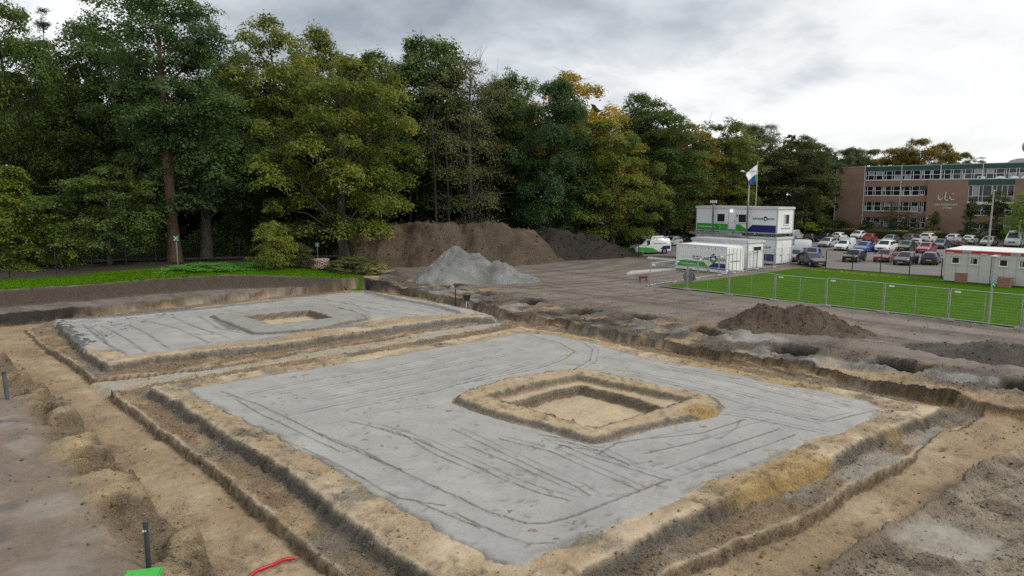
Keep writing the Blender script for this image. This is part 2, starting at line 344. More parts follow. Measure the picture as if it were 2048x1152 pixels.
    sandr = (1 - sstep(0.5, 2.6, de + wx * 2)) * sstep(-0.3, 0.1, de) * (X > 15) * (Y > 20); paint(sandr * 0.9, SAND, 0.6)
    wash = 1 - sstep(0, 1, np.hypot((X - 13.6 + wx * 2) / 3.2, (Y - 38.2 + wy * 2) / 2.6)); paint(sstep(0.1, 0.5, wash) * 0.85, (0.30, 0.29, 0.275), 0.3, 0.6)
    # left bank: lumpy, trodden sand beside compacted grey mud
    left = (X < -3) & (Tt < 9.5)
    ml = (1 - sstep(0.9, 2.5, de + fbm(X * 0.6, Y * 0.6, 41, 3) * 1.1)) * sstep(-0.4, 0.1, de) * np.where((X < 1) & (Tt < 24.5), 1, 0) * (Y < 42)
    lb = fbm(X * 0.75, Y * 0.75, 42, 4)
    h = h + ml * (lb * 0.14 - 0.32 + 0.34 * sstep(-0.06, 0.10, lb + 0.12 * fbm(X * 3, Y * 3, 43, 3))); paint(ml, (0.265, 0.195, 0.120), 0.95); paint(ml * sstep(0.0, 0.4, lb), (0.42, 0.315, 0.18), 0.7)
    paint(ml * sstep(0.15, 0.5, fbm(X * 0.8, Y * 0.8, 44, 4)) * 0.85, (0.15, 0.118, 0.085), 1.0)
    mud_l = sstep(0.9, 2.2, de) * ((X < 1) & (Tt < 24.5) & (Y < 42)); h = h * (1 - mud_l * 0.7) - 0.08 * mud_l
    paint(mud_l * 0.85, (0.195, 0.148, 0.112), 0.25, 0.4); paint(mud_l * sstep(0.05, 0.35, fbm(X * 0.5, Y * 0.5, 46, 4)) * 0.75, (0.26, 0.22, 0.18), 0.12, 0.6)
    paint(mud_l * sstep(0.1, 0.5, fbm(X * 0.9, Y * 0.9, 47, 4)) * 0.6, (0.11, 0.092, 0.08), 0.5)
    # right near corner: churned grey-brown mud with a wet patch
    mr = sstep(-0.1, 0.5, de) * ((X > 5) & (Y < 22.5)); h = h - mr * 0.35 + mr * fbm(X * 1.6, Y * 1.6, 51, 4) * 0.16
    paint(mr, (0.34, 0.28, 0.208), 0.8, 0.2); paint(mr * sstep(0.05, 0.4, fbm(X * 1.0, Y * 1.0, 52, 4)) * 0.8, (0.195, 0.152, 0.110), 1.0)
    wp = at(1896, 1092, -0.4); wpd = np.hypot((X - wp[0] + wx * 1.6) / 1.25, (Y - wp[1] + wy * 1.6) / 0.95)
    paint((1 - sstep(0.6, 1.15, wpd)) * (0.65 + 0.35 * sstep(-0.2, 0.2, fbm(X * 1.5, Y * 1.5, 53, 4))), (0.315, 0.29, 0.25), 0.15, 0.6); h = h * sstep(0.5, 1.2, wpd) + (1 - sstep(0.5, 1.2, wpd)) * (-0.36) + 0.05 * np.exp(-((wpd - 1.0) / 0.12)**2)
    # the dig itself
    wall = 0.05 + 0.07 * vn(X * 0.4, Y * 0.4, 13) + fs_ * 0.55 * sstep(0.45, 0.8, vn(X * 0.35, Y * 0.35, 26)) + 0.05 * ((X < -3) & (Tt < 12))
    m = 1 - sstep(-wall, wall, de); fl = Z_FLOOR + fbm(X * 1.2, Y * 1.2, 14, 4) * 0.05 + (0.50 + 0.30 * fbm(X * 0.6, Y * 0.6, 19, 3)) * sstep(24.0, 25.5, Tt) * sstep(-14, -11, X) * (1 - sstep(17, 23, X)) + 0.15 * (X < -9) * (Y > 38)
    # steep far bank shows layers: dark topsoil over orange sand
    h = h * (1 - m) + fl * m
    inner = 1 - sstep(-0.35, 0.0, de)
    paint(inner, (0.325, 0.235, 0.142), 0.45); paint(inner * sstep(-0.1, 0.45, fbm(X * 0.35, Y * 0.35, 15, 4)) * 0.75, (0.42, 0.325, 0.208), 0.35)
    paint(inner * sstep(0.0, 0.45, fbm(X * 0.9, Y * 0.9, 16, 5, 0.6)) * 0.5, (0.24, 0.178, 0.112), 0.75)
    rt = inner * ((X > 5) & (Tt < 24.8) & (S > 2)); paint(rt * 0.8, (0.39, 0.262, 0.115), 0.65); paint(rt * sstep(0.0, 0.4, fbm(X * 0.6, Y * 0.6, 17, 4)) * 0.85, (0.29, 0.262, 0.225), 0.6, 0.3)
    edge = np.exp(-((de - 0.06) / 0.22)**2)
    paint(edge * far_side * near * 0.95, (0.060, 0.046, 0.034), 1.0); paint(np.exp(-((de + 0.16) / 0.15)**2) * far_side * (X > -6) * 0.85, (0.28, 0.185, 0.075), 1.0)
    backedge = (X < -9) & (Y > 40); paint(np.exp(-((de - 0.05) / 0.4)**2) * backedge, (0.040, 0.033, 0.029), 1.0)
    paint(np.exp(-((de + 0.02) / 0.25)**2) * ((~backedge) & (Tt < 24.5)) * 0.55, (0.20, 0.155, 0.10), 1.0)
    dg = sdf(GAP, XW, YW); m = 1 - sstep(-0.25, 0.25, dg); h = h * (1 - m) + (-0.74 + 0.03 * lumps) * m; paint(m * 0.85, (0.41, 0.35, 0.255), 0.5)
    paint(m * sstep(0, 0.3, fbm(X * 0.5, Y * 0.5, 18, 3)) * 0.8, (0.36, 0.345, 0.315), 0.4)
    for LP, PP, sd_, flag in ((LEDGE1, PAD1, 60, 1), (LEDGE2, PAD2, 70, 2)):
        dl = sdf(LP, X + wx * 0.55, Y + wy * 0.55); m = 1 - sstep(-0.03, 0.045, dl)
        h = h * (1 - m) + (Z_LEDGE + fbm(X * 1.3, Y * 1.3, sd_, 4) * 0.07) * m
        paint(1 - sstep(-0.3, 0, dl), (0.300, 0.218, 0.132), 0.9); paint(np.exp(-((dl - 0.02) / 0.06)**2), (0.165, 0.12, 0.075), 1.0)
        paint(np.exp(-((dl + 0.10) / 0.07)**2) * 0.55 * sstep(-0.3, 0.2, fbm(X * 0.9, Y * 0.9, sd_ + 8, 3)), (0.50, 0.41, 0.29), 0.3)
        pm = 1 - sstep(-0.2, 0.0, dl)
        paint(pm * sstep(0.0, 0.4, fbm(X * 0.6, Y * 0.6, sd_ + 1, 4)) * 0.8, (0.24, 0.205, 0.16), 0.9); paint(pm * sstep(0.1, 0.5, fbm(X * 0.8, Y * 0.8, sd_ + 2, 4)) * 0.8, SAND, 0.6)
        if flag == 2: paint(pm * ((X > 2) & (Y < 26)) * sstep(-0.1, 0.3, fbm(X * 0.7, Y * 0.7, 74, 3)) * 0.75, (0.30, 0.285, 0.255), 0.5, 0.3)
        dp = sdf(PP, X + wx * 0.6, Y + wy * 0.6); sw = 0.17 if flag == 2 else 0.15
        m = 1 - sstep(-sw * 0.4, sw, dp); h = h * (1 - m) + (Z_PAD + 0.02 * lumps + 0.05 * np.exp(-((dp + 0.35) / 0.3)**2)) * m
        sl = np.exp(-((dp - 0.08) / 0.19)**2); clod = fbm(X * 2.6, Y * 2.6, sd_ + 3, 4); h = h + sl * clod * 0.12
        paint(sl * 1.1, COARSE, 1.0); paint(sl * sstep(-0.1, 0.3, fbm(X * 0.3, Y * 0.3, sd_ + 4, 3)), (0.215, 0.205, 0.19) if flag == 1 else (0.165, 0.143, 0.115), 1.0)
        pm = 1 - sstep(-0.15, 0.05, dp); paint(pm, (0.39, 0.298, 0.186), 0.45)
        paint(pm * sstep(-0.1, 0.4, fbm(X * 0.5, Y * 0.5, sd_ + 5, 4)) * 0.8, SANDL, 0.25)
        paint(pm * sstep(0.08, 0.4, fbm(X * 0.7, Y * 0.7, sd_ + 7, 5, 0.6)) * 0.75, (0.265, 0.225, 0.175), 0.8)
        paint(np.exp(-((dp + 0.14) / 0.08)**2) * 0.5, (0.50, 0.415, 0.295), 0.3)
        if flag == 2:
            og = np.maximum(sstep(4.5, 7.5, X + wx * 4) * (Y < 25.5), sstep(0.5, 3, X + wx * 4) * sstep(23.5, 25, Y)); paint((pm * 0.75 + sl) * og * sstep(-0.12, 0.3, fbm(X * 0.33, Y * 0.33, 77, 4)) * 0.85, ORANGE, 0.75)
        else:
            paint(pm * sstep(-0.05, 0.1, -(X + 23.5 + (Y - 33) * -0.15 * 0) ) * (X < -22) * 1.0, (0.20, 0.205, 0.21), 1.0)
    # raised rims round the two column pits
    for RP, PT, st, amp in ((RING2, PIT2, STEP2, 0.20), (RING1, PIT1, None, 0.15)):
        dr = sdf(RP, X + wx * 0.35, Y + wy * 0.35); m = 1 - sstep(-0.1, 0.22, dr); h = h * (1 - m) + (Z_PAD + amp + 0.02 * lumps) * m
        paint(m, (0.43, 0.335, 0.21) if st is not None else (0.30, 0.29, 0.265), 0.35); e_ = np.exp(-((dr - 0.05) / 0.14)**2); h = h + e_ * 0.05 * fbm(X * 3, Y * 3, 80, 3)
        paint(e_ * 0.9, (0.19, 0.17, 0.145), 1.0)
        if st is not None:
            ds = sdf(st, X + wx * 0.3, Y + wy * 0.3); m = 1 - sstep(-0.3, 0.06, ds); h = h * (1 - m) + (Z_PAD - 0.02) * m
            paint(np.exp(-((ds + 0.1) / 0.18)**2), (0.225, 0.18, 0.125), 1.0); paint(np.exp(-((ds + 0.55) / 0.2)**2) * 0.5, SANDL, 0.3)
        dp = sdf(PT, X + wx * 0.25, Y + wy * 0.25); m = 1 - sstep(-0.07, 0.07, dp); zf = -0.72 if st is not None else -0.58
        h = h * (1 - m) + (zf + 0.02 * lumps) * m; paint(1 - sstep(-0.15, -0.02, dp), (0.48, 0.38, 0.25), 0.3)
        paint(np.exp(-(dp / 0.12)**2), (0.20, 0.15, 0.10) if st is None else (0.20, 0.16, 0.115), 1.0)
    ob = np.hypot((X - at(1405, 815, 0)[0]) / 1.0, (Y - at(1405, 815, 0)[1]) / 0.8); paint((1 - sstep(0.5, 1.0, ob)) * 0.9, ORANGE, 0.7)
    # square foundation holes along the strip
    for (px, py, sx, sy) in ((1165,622,0.95,1.0),(1280,638,1.0,1.0),(1410,664,1.05,1.05),(1590,697,1.1,0.9),(1795,728,1.1,1.0),(905,573,1.0,1.0),(978,588,0.7,0.7),(1060,604,0.8,0.8),(2060,770,1.1,1.0)):
        cx, cy = at(px, py, 0); a = np.abs((X - cx + wx * 0.5) * E1[0] + (Y - cy + wy * 0.5) * E1[1]) / sx; b = np.abs((X - cx + wx * 0.5) * E2[0] + (Y - cy + wy * 0.5) * E2[1]) / sy
        dd = np.maximum(a, b); m = 1 - sstep(0.8, 1.1, dd); h = h * (1 - m) + (-1.0) * m + 0.10 * np.exp(-((dd - 1.35) / 0.3)**2)
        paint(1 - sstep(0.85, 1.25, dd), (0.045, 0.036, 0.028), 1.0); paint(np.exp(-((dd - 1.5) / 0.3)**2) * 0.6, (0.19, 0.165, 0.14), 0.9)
    # clods, crumbs and mottling wherever the soil is loose
    cl = np.clip(lump, 0, 1); nf = 1 - sstep(45, 75, np.hypot(X, Y))
    b1 = np.abs(fbm(X * 2.4, Y * 2.4, 120, 4, 0.6)); b2 = fbm(X * 5.2, Y * 5.2, 121, 3, 0.7)
    h = h + nf * cl * (b1 * 0.10 - 0.03 + np.maximum(b2 - 0.12, 0) * 0.20 - np.maximum(-b2 - 0.25, 0) * 0.12)
    col = col * (1 + nf * (0.16 * fbm(X * 1.7, Y * 1.7, 122, 5, 0.65) + 0.22 * cl * fbm(X * 6, Y * 6, 123, 3, 0.7)))[..., None]
    # level ground under lawn, car park and school
    dn = sdf(LAWN, X, Y); flat = np.maximum(1 - sstep(-0.6, 0.6, dn), sstep(-0.5, 1.5, (X - 29.0) * E2[0] + (Y - 76.0) * E2[1]) * (X > 16) * (Y > 60)); h = h * (1 - flat) - 0.02 * flat
    return h, np.clip(col, 0.01, 0.9), np.clip(lump, 0, 1), np.clip(wet, 0, 1)
def field_mesh(name, X, Y, Zv, col, lump, wet):
    nx, ny = X.shape; V = np.stack([X, Y, Zv], -1).reshape(-1, 3)
    idx = np.arange(nx * ny).reshape(nx, ny)
    F = np.stack([idx[:-1, :-1], idx[1:, :-1], idx[1:, 1:], idx[:-1, 1:]], -1).reshape(-1, 4)
    me = npmesh(name, V, F, True)
    def attr(nm, rgb):
        a = me.attributes.new(nm, 'FLOAT_COLOR', 'POINT'); d = np.ones((len(V), 4), np.float32); d[:, :3] = rgb.reshape(-1, 3); a.data.foreach_set('color', d.ravel())
    attr('albedo', col); attr('props', np.stack([lump, wet, wet * 0], -1))
    return me
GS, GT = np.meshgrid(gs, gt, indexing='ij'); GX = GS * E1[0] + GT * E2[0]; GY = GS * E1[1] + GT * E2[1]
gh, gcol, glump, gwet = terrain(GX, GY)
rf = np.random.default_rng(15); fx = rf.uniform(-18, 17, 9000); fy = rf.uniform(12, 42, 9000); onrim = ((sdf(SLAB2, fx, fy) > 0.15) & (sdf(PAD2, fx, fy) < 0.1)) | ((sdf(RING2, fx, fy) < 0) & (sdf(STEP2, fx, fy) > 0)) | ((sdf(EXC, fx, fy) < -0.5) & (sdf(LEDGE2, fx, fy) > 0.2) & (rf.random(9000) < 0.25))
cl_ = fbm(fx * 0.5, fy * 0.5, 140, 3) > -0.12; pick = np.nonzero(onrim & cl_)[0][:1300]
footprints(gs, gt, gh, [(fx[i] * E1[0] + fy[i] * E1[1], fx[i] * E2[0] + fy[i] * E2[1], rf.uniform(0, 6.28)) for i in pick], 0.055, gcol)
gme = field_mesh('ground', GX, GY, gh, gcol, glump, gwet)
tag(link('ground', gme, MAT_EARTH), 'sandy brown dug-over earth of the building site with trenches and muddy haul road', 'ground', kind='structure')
def grid_index(x, y):
    s = x * E1[0] + y * E1[1]; t = x * E2[0] + y * E2[1]; i = np.clip(np.searchsorted(gs, s), 1, len(gs) - 1); j = np.clip(np.searchsorted(gt, t), 1, len(gt) - 1)
    return np.where(np.abs(gs[i - 1] - s) < np.abs(gs[i] - s), i - 1, i), np.where(np.abs(gt[j - 1] - t) < np.abs(gt[j] - t), j - 1, j)
def ground_z(x, y):
    i, j = grid_index(np.array(x), np.array(y)); return float(gh[i, j])
# ------------------------------------------------------------------ the two pads of screeded grey sand-cement
def groove(px, z=Z_PAD): return ats(px, z)
def family(gs, offs):                                 # fainter drags running beside the traced ones
    out = []
    for g in gs:
        d = np.gradient(g, axis=0); d /= np.linalg.norm(d, axis=1, keepdims=True) + 1e-9; nrm = np.stack([-d[:, 1], d[:, 0]], 1)
        for o in offs: out.append(g + nrm * o)
    return out
G2 = [[(440,785),(520,812),(640,872),(700,898),(860,972),(980,1030),(1050,1050),(1090,1050),(1150,1035),(1260,993),(1340,962)],
 [(395,800),(480,840),(560,880),(620,905),(700,945),(760,980),(800,1000),(890,1015)],[(910,1030),(960,1055),(1010,1075),(1060,1090),(1110,1088)],
 [(760,860),(830,880),(910,915),(1000,960),(1080,990),(1140,1005)],[(905,860),(980,895),(1060,935),(1150,975),(1180,995)],[(1000,880),(1100,905),(1180,940),(1280,985)],
 [(1090,880),(1180,915),(1290,950),(1340,965)],[(1120,895),(1200,905),(1260,935)],
 [(700,845),(800,868),(860,905),(960,950)],[(620,790),(800,755),(900,735),(1020,712)],[(640,805),(830,765),(960,735),(1060,720)],[(560,790),(700,765),(850,735),(980,705)],
 [(500,790),(620,765),(760,740),(900,710),(1000,692)],[(700,820),(870,785),(1000,748),(1070,728)],[(600,830),(720,803),(850,778),(970,752)],
 [(900,775),(1000,755),(1090,735),(1130,720),(1150,705),(1120,688),(1060,672)],[(1115,672),(1165,685),(1185,700),(1180,722),(1140,745)],
 [(1180,745),(1290,758),(1420,790),(1560,830),(1640,850)],[(1230,740),(1380,765),(1520,800),(1620,825)],[(1300,735),(1460,765),(1580,795),(1680,820)],[(1340,735),(1480,760),(1600,785),(1700,806)],
 [(1200,715),(1330,738),(1420,755)],[(1440,830),(1500,838),(1580,855),(1650,870)],[(1480,820),(1560,828),(1660,845),(1720,830)],
 [(1300,880),(1400,870),(1490,842)],[(1290,910),(1380,890),(1500,850),(1540,842)],[(1330,940),(1440,900),(1560,860)],[(1360,955),(1470,915),(1590,872)],[(1230,890),(1290,880),(1380,862)],[(1480,842),(1470,860),(1440,880)],
 [(1200,910),(1240,885),(1215,880)],[(1080,872),(1140,882),(1200,897)],[(1090,880),(1150,890),(1195,903)],[(470,800),(520,830),(600,868),(680,905)],[(820,1000),(900,1035),(960,1060)],
 [(1700,835),(1740,826),(1768,820)],[(930,890),(1010,925),(1080,955),(1150,985)],[(640,870),(720,900),(800,945)],[(540,840),(640,820),(760,798)],[(660,850),(780,822),(860,812)]]
G1 = [[(165,650),(215,690),(240,703)],[(205,652),(255,680),(290,705)],[(255,650),(300,672),(340,700)],[(290,642),(360,660),(420,688)],[(345,635),(390,655),(460,678)],[(395,632),(440,660),(510,672)],[(180,655),(205,672),(215,690)],
 [(650,600),(760,622),(840,633)],[(690,598),(780,612),(870,628)],[(730,590),(800,605),(880,622)],[(620,603),(700,615),(760,630)],[(740,650),(850,636),(930,630)],[(520,680),(640,664),(700,652)],[(700,605),(740,630)]]
def pad(name, outline, grooves, step, label, ridges, gw, sub):
    c = outline.mean(0); ang = math.atan2(*(E1[::-1])); P = (outline - c); U = P @ E1; Vv = P @ E2
    u1 = np.arange(U.min() - 0.5, U.max() + 0.5, step); v1 = np.arange(Vv.min() - 0.5, Vv.max() + 0.5, step)
    A, B = np.meshgrid(u1, v1, indexing='ij'); X = c[0] + A * E1[0] + B * E2[0]; Y = c[1] + A * E1[1] + B * E2[1]
    wx = fbm(X * 1.1, Y * 1.1, 91, 4) * 0.16 + fbm(X * 5, Y * 5, 92, 3) * 0.06; wy = fbm(X * 1.1, Y * 1.1, 93, 4) * 0.16 + fbm(X * 5, Y * 5, 94, 3) * 0.06
    d = sdf(outline, X + wx, Y + wy)
    z = Z_PAD + 0.035 + fbm(X * 0.35, Y * 0.35, 95, 4) * 0.018 + fbm(X * 3, Y * 3, 96, 4) * 0.004
    col = np.empty(X.shape + (3,)); col[:] = CEMENT; lump = np.full(X.shape, 0.06); wet = np.full(X.shape, 0.35)
    def paint(m, cc, l=None):
        nonlocal col, lump
        mm = np.clip(m, 0, 1); col = col * (1 - mm[..., None]) + np.array(cc) * mm[..., None]
        if l is not None: lump = lump * (1 - mm) + l * mm
    paint(sstep(-0.2, 0.5, fbm(X * 0.28, Y * 0.28, 97, 4)) * 0.55, (0.30, 0.298, 0.285)); paint(sstep(0.1, 0.5, fbm(X * 0.5, Y * 0.5, 98, 4)) * 0.35, (0.42, 0.405, 0.37)); paint(sstep(0.15, 0.45, fbm(X * 0.8, Y * 0.8, 111, 5)) * 0.3, (0.25, 0.245, 0.232))
    wet = wet + 0.35 * sstep(0, 0.5, fbm(X * 0.3, Y * 0.3, 99, 3))
    gwx = fbm(X * 0.4, Y * 0.4, 100, 2) * 0.03 + fbm(X * 7, Y * 7, 103, 2) * 0.012
    for gi, gp in enumerate(grooves):                     # screed drags: a shallow furrow with a crumbly ridge thrown up beside it
        lo, hi = gp.min(0) - 0.5, gp.max(0) + 0.5; sel = (X > lo[0]) & (X < hi[0]) & (Y > lo[1]) & (Y < hi[1])
        if not sel.any(): continue
        XX, YY = X[sel], Y[sel]; gd = linedist(gp, XX + gwx[sel], YY + gwx[sel]); br = 0.5 + 0.5 * sstep(-0.4, 0.1, fbm(XX * 0.9, YY * 0.9, 104 + gi, 3))
        k = (1.5 if gi in (0, 15) and sub else 0.55 if gi >= len(grooves) * 0.62 else 0.95) * br
        z[sel] += k * (0.030 * np.exp(-((gd - gw * 1.5) / gw)**2) * (0.6 + 0.8 * vn(XX * 8, YY * 8, 5)) - 0.022 * np.exp(-(gd / gw)**2))
        m = np.zeros(X.shape); m[sel] = np.minimum(1, k * 1.15) * np.exp(-(gd / (gw * 1.25))**2) * 0.85; paint(m, (0.135, 0.130, 0.120), 0.8)
    for rp, rw, rh in ridges:                             # windrows of loose coarse cement along the edges
        rd = linedist(ats(rp, Z_PAD), X + wx * 1.5, Y + wy * 1.5); m = np.exp(-(rd / rw)**2)
        z += m * (rh + 0.06 * fbm(X * 4, Y * 4, 110, 3)); paint(sstep(0.2, 0.6, m) * 0.9, (0.24, 0.245, 0.245), 1.0)
    for k in range(160 if sub else 60):                   # crumbs and scuffs trodden about
        pass
    sc = fbm(X * 2.3, Y * 2.3, 105, 5); scm = sstep(0.33, 0.5, sc) * sstep(-0.1, 0.3, fbm(X * 0.25, Y * 0.25, 106, 3)); z += scm * 0.015 * fbm(X * 9, Y * 9, 107, 2); paint(scm * 0.35, (0.185, 0.175, 0.16), 0.9)
    edge = np.exp(-((d + 0.08) / 0.14)**2); paint(edge * 0.7 * sstep(-0.3, 0.2, fbm(X, Y, 108, 3)), (0.245, 0.235, 0.215), 0.8); z += edge * 0.02 * fbm(X * 4, Y * 4, 109, 3)
    z = z - sstep(-0.05, 0.22, d) * 0.5
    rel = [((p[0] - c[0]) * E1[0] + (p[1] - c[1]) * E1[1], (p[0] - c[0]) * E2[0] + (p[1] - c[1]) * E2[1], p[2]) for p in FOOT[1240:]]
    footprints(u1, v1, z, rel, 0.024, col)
    keep_pit = sdf(RING2 if sub else RING1, X + wx * 0.5, Y + wy * 0.5); z = z - (1 - sstep(0.0, 0.25, keep_pit)) * 0.6
    far = (d > 0.7) | (keep_pit < -0.7)
    me = field_mesh(name, X, Y, z, col, lump, wet)
    # drop the faces that lie well outside the pour or under the raised rim
    nx, ny = X.shape; ff = (far[:-1, :-1] & far[1:, :-1] & far[1:, 1:] & far[:-1, 1:]).reshape(-1)
    import bmesh
    bm = bmesh.new(); bm.from_mesh(me); bm.faces.ensure_lookup_table()
    bmesh.ops.delete(bm, geom=[bm.faces[i] for i in np.nonzero(ff)[0]], context='FACES'); bm.to_mesh(me); bm.free()
    tag(link(name, me, MAT_EARTH), label, 'pad', kind='structure')
pad('cement_pad', SLAB2, [groove(g) for g in G2] + family([groove(g) for g in G2[3:24]], (0.33,)), 0.048, 'smooth grey screeded cement pad with a square sand pit near its centre', [], 0.027, True)
pad('cement_pad', SLAB1, [groove(g) for g in G1], 0.11, 'farther grey cement pad with loose grey ridges round its edges',
    [([(190,640),(300,630),(420,619),(560,604)], 0.32, 0.14), ([(735,587),(800,602),(860,613),(915,626)], 0.35, 0.16), ([(430,640),(470,660),(530,671)], 0.3, 0.12), ([(650,612),(700,624),(725,637)], 0.3, 0.12), ([(700,652),(640,664),(540,682)], 0.22, 0.06)], 0.05, False)

# ------------------------------------------------------------------ loose clods and crumbs lying on the dug soil
def clods():
    r = np.random.default_rng(8); n = 260000; y = 9 * np.exp(r.uniform(0, math.log(62 / 9), n)); x = r.uniform(-0.85, 0.95, n) * y
    i, j = grid_index(x, y)
    lp = glump[i, j]; patch = 0.25 + 0.75 * sstep(-0.15, 0.35, fbm(x * 0.8, y * 0.8, 130, 3)); keep = r.random(n) < np.clip(lp, 0, 1)**2.6 * patch
    d1 = sdf(SLAB1, x, y); d2 = sdf(SLAB2, x, y); keep &= (d1 > -0.1) & (d2 > -0.1) & (sdf(LAWN, x, y) > 0.3)
    x, y, i, j = x[keep][:30000], y[keep][:30000], i[keep][:30000], j[keep][:30000]; n = len(x)
    s = 0.0095 * np.exp(r.exponential(0.45, n)) * (0.6 + y / 30); s = np.minimum(s, 0.06)
    o = np.array([(1,0,0),(0,1,0),(-1,0,0),(0,-1,0),(0,0,1),(0,0,-1)], float); V = o[None] * r.uniform(0.6, 1.4, (n, 6, 1)) + r.normal(0, 0.18, (n, 6, 3)); a = r.uniform(0, 6.28, n); c_, s_ = np.cos(a)[:, None], np.sin(a)[:, None]
    V = np.stack([V[..., 0] * c_ - V[..., 1] * s_, V[..., 0] * s_ + V[..., 1] * c_, V[..., 2] * 0.75], -1) * s[:, None, None] + np.stack([x, y, gh[i, j] + s * 0.25], 1)[:, None, :]
    f = np.array([(0,1,4),(1,2,4),(2,3,4),(3,0,4),(1,0,5),(2,1,5),(3,2,5),(0,3,5)]); F = (f[None] + (np.arange(n) * 6)[:, None, None]).reshape(-1, 3)
    me = npmesh('soil_clods', V.reshape(-1, 3), F); at_ = me.attributes.new('albedo', 'FLOAT_COLOR', 'POINT'); cc_ = np.ones((n, 6, 4), np.float32); cc_[..., :3] = (gcol[i, j] * r.uniform(0.6, 1.15, (n, 1)))[:, None, :]; at_.data.foreach_set('color', cc_.ravel())
    ap = me.attributes.new('props', 'FLOAT_COLOR', 'POINT'); pp_ = np.zeros((n, 6, 4), np.float32); pp_[..., 0] = 0.6; ap.data.foreach_set('color', pp_.ravel())
    tag(link('soil_clods', me, MAT_EARTH), 'loose crumbs and clods of soil scattered over the dug ground', 'soil', kind='stuff')
clods()
# ------------------------------------------------------------------ trees and shrubs
def leaf_material(name, cols, rough=0.55, trans=0.42, spec=0.2):
    m, b = new_mat(name); out = nt.nodes['Material Output']
    a = nd('ShaderNodeAttribute', attribute_name='leaf'); s = nd('ShaderNodeSeparateColor'); lk(a.outputs['Color'], s.inputs[0])
    r = nd('ShaderNodeValToRGB'); lk(s.outputs[0], r.inputs[0])
    for i, c in enumerate(cols):
        p = i / (len(cols) - 1); e = r.color_ramp.elements[i] if i < 2 else r.color_ramp.elements.new(p)
        e.position = p; e.color = (*[x * k_ for x, k_ in zip(c, (2.3, 2.35, 1.85))], 1)
    r.color_ramp.elements[1].position = 1 / (len(cols) - 1) if len(cols) > 2 else 1.0
    oi = nd('ShaderNodeObjectInfo'); jit = maprange(oi.outputs['Random'], 0, 1, 0.82, 1.18)
    col = cmul(cmul(r.outputs[0], maprange(s.outputs[1], 0, 1, 0.82, 1.18)), jit)
    lk(col, b.inputs['Base Color']); b.inputs['Roughness'].default_value = rough; b.inputs['Specular IOR Level'].default_value = spec
    t = nd('ShaderNodeBsdfTranslucent'); lk(col, t.inputs[0]); mx = nd('ShaderNodeMixShader'); mx.inputs[0].default_value = trans
    lk(b.outputs[0], mx.inputs[1]); lk(t.outputs[0], mx.inputs[2]); lk(mx.outputs[0], out.inputs[0])
    return m
def bark_material(name, col):
    m, b = new_mat(name); g = nd('ShaderNodeTexCoord').outputs['Object']; mp = nd('ShaderNodeMapping'); mp.inputs['Scale'].default_value = (5, 5, 0.8); lk(g, mp.inputs[0])
    n = noise_node(1.6, 8, 0.7, mp.outputs[0], 0.4)
    lk(mixc(maprange(n, 0.35, 0.65, 0, 1), tuple(c * 0.45 for c in col), tuple(c * 1.35 for c in col)), b.inputs['Base Color'])
    b.inputs['Roughness'].default_value = 0.95; bump(n, 0.9, 0.12, b); return m
BARK_BROWN = bark_material('bark_brown', (0.135, 0.088, 0.055)); BARK_GREY = bark_material('bark_grey', (0.085, 0.078, 0.062)); BARK_DARK = bark_material('bark_dark', (0.040, 0.034, 0.028))
LM = dict(
 locust=leaf_material('leaf_locust', [(0.028,0.047,0.021),(0.045,0.073,0.029),(0.066,0.096,0.036)]),
 oak=leaf_material('leaf_oak', [(0.026,0.044,0.014),(0.044,0.068,0.019),(0.072,0.090,0.024)]),
 olive=leaf_material('leaf_olive', [(0.040,0.056,0.015),(0.075,0.090,0.020),(0.120,0.118,0.026)]),
 maple=leaf_material('leaf_maple', [(0.046,0.068,0.014),(0.090,0.108,0.021),(0.150,0.138,0.028)]),
 dark=leaf_material('leaf_dark', [(0.026,0.040,0.014),(0.040,0.060,0.018),(0.062,0.082,0.024)]),
 sparse=leaf_material('leaf_sparse', [(0.050,0.050,0.028),(0.072,0.068,0.036),(0.080,0.084,0.032)]),
 blue=leaf_material('leaf_blue', [(0.022,0.042,0.021),(0.035,0.064,0.029),(0.052,0.084,0.034)]),
 gold=leaf_material('leaf_gold', [(0.060,0.072,0.014),(0.150,0.118,0.018),(0.230,0.135,0.018)]),
 bright=leaf_material('leaf_bright', [(0.050,0.085,0.014),(0.085,0.130,0.020),(0.130,0.165,0.028)]),
 yellowgreen=leaf_material('leaf_yellowgreen', [(0.050,0.080,0.014),(0.090,0.125,0.020),(0.135,0.150,0.026)]),
 brown=leaf_material('leaf_brown', [(0.034,0.042,0.018),(0.058,0.062,0.024),(0.085,0.078,0.030)]),
 amber=leaf_material('leaf_amber', [(0.045,0.058,0.015),(0.100,0.082,0.018),(0.165,0.098,0.020)]),
 pine=leaf_material('leaf_pine', [(0.022,0.034,0.024),(0.036,0.050,0.034),(0.050,0.062,0.040)]),
 reddish=leaf_material('leaf_reddish', [(0.10,0.05,0.03),(0.22,0.09,0.06),(0.30,0.15,0.10)]),
 wood=leaf_material('leaf_wood', [(0.010,0.016,0.008),(0.017,0.026,0.011),(0.030,0.040,0.015)]))
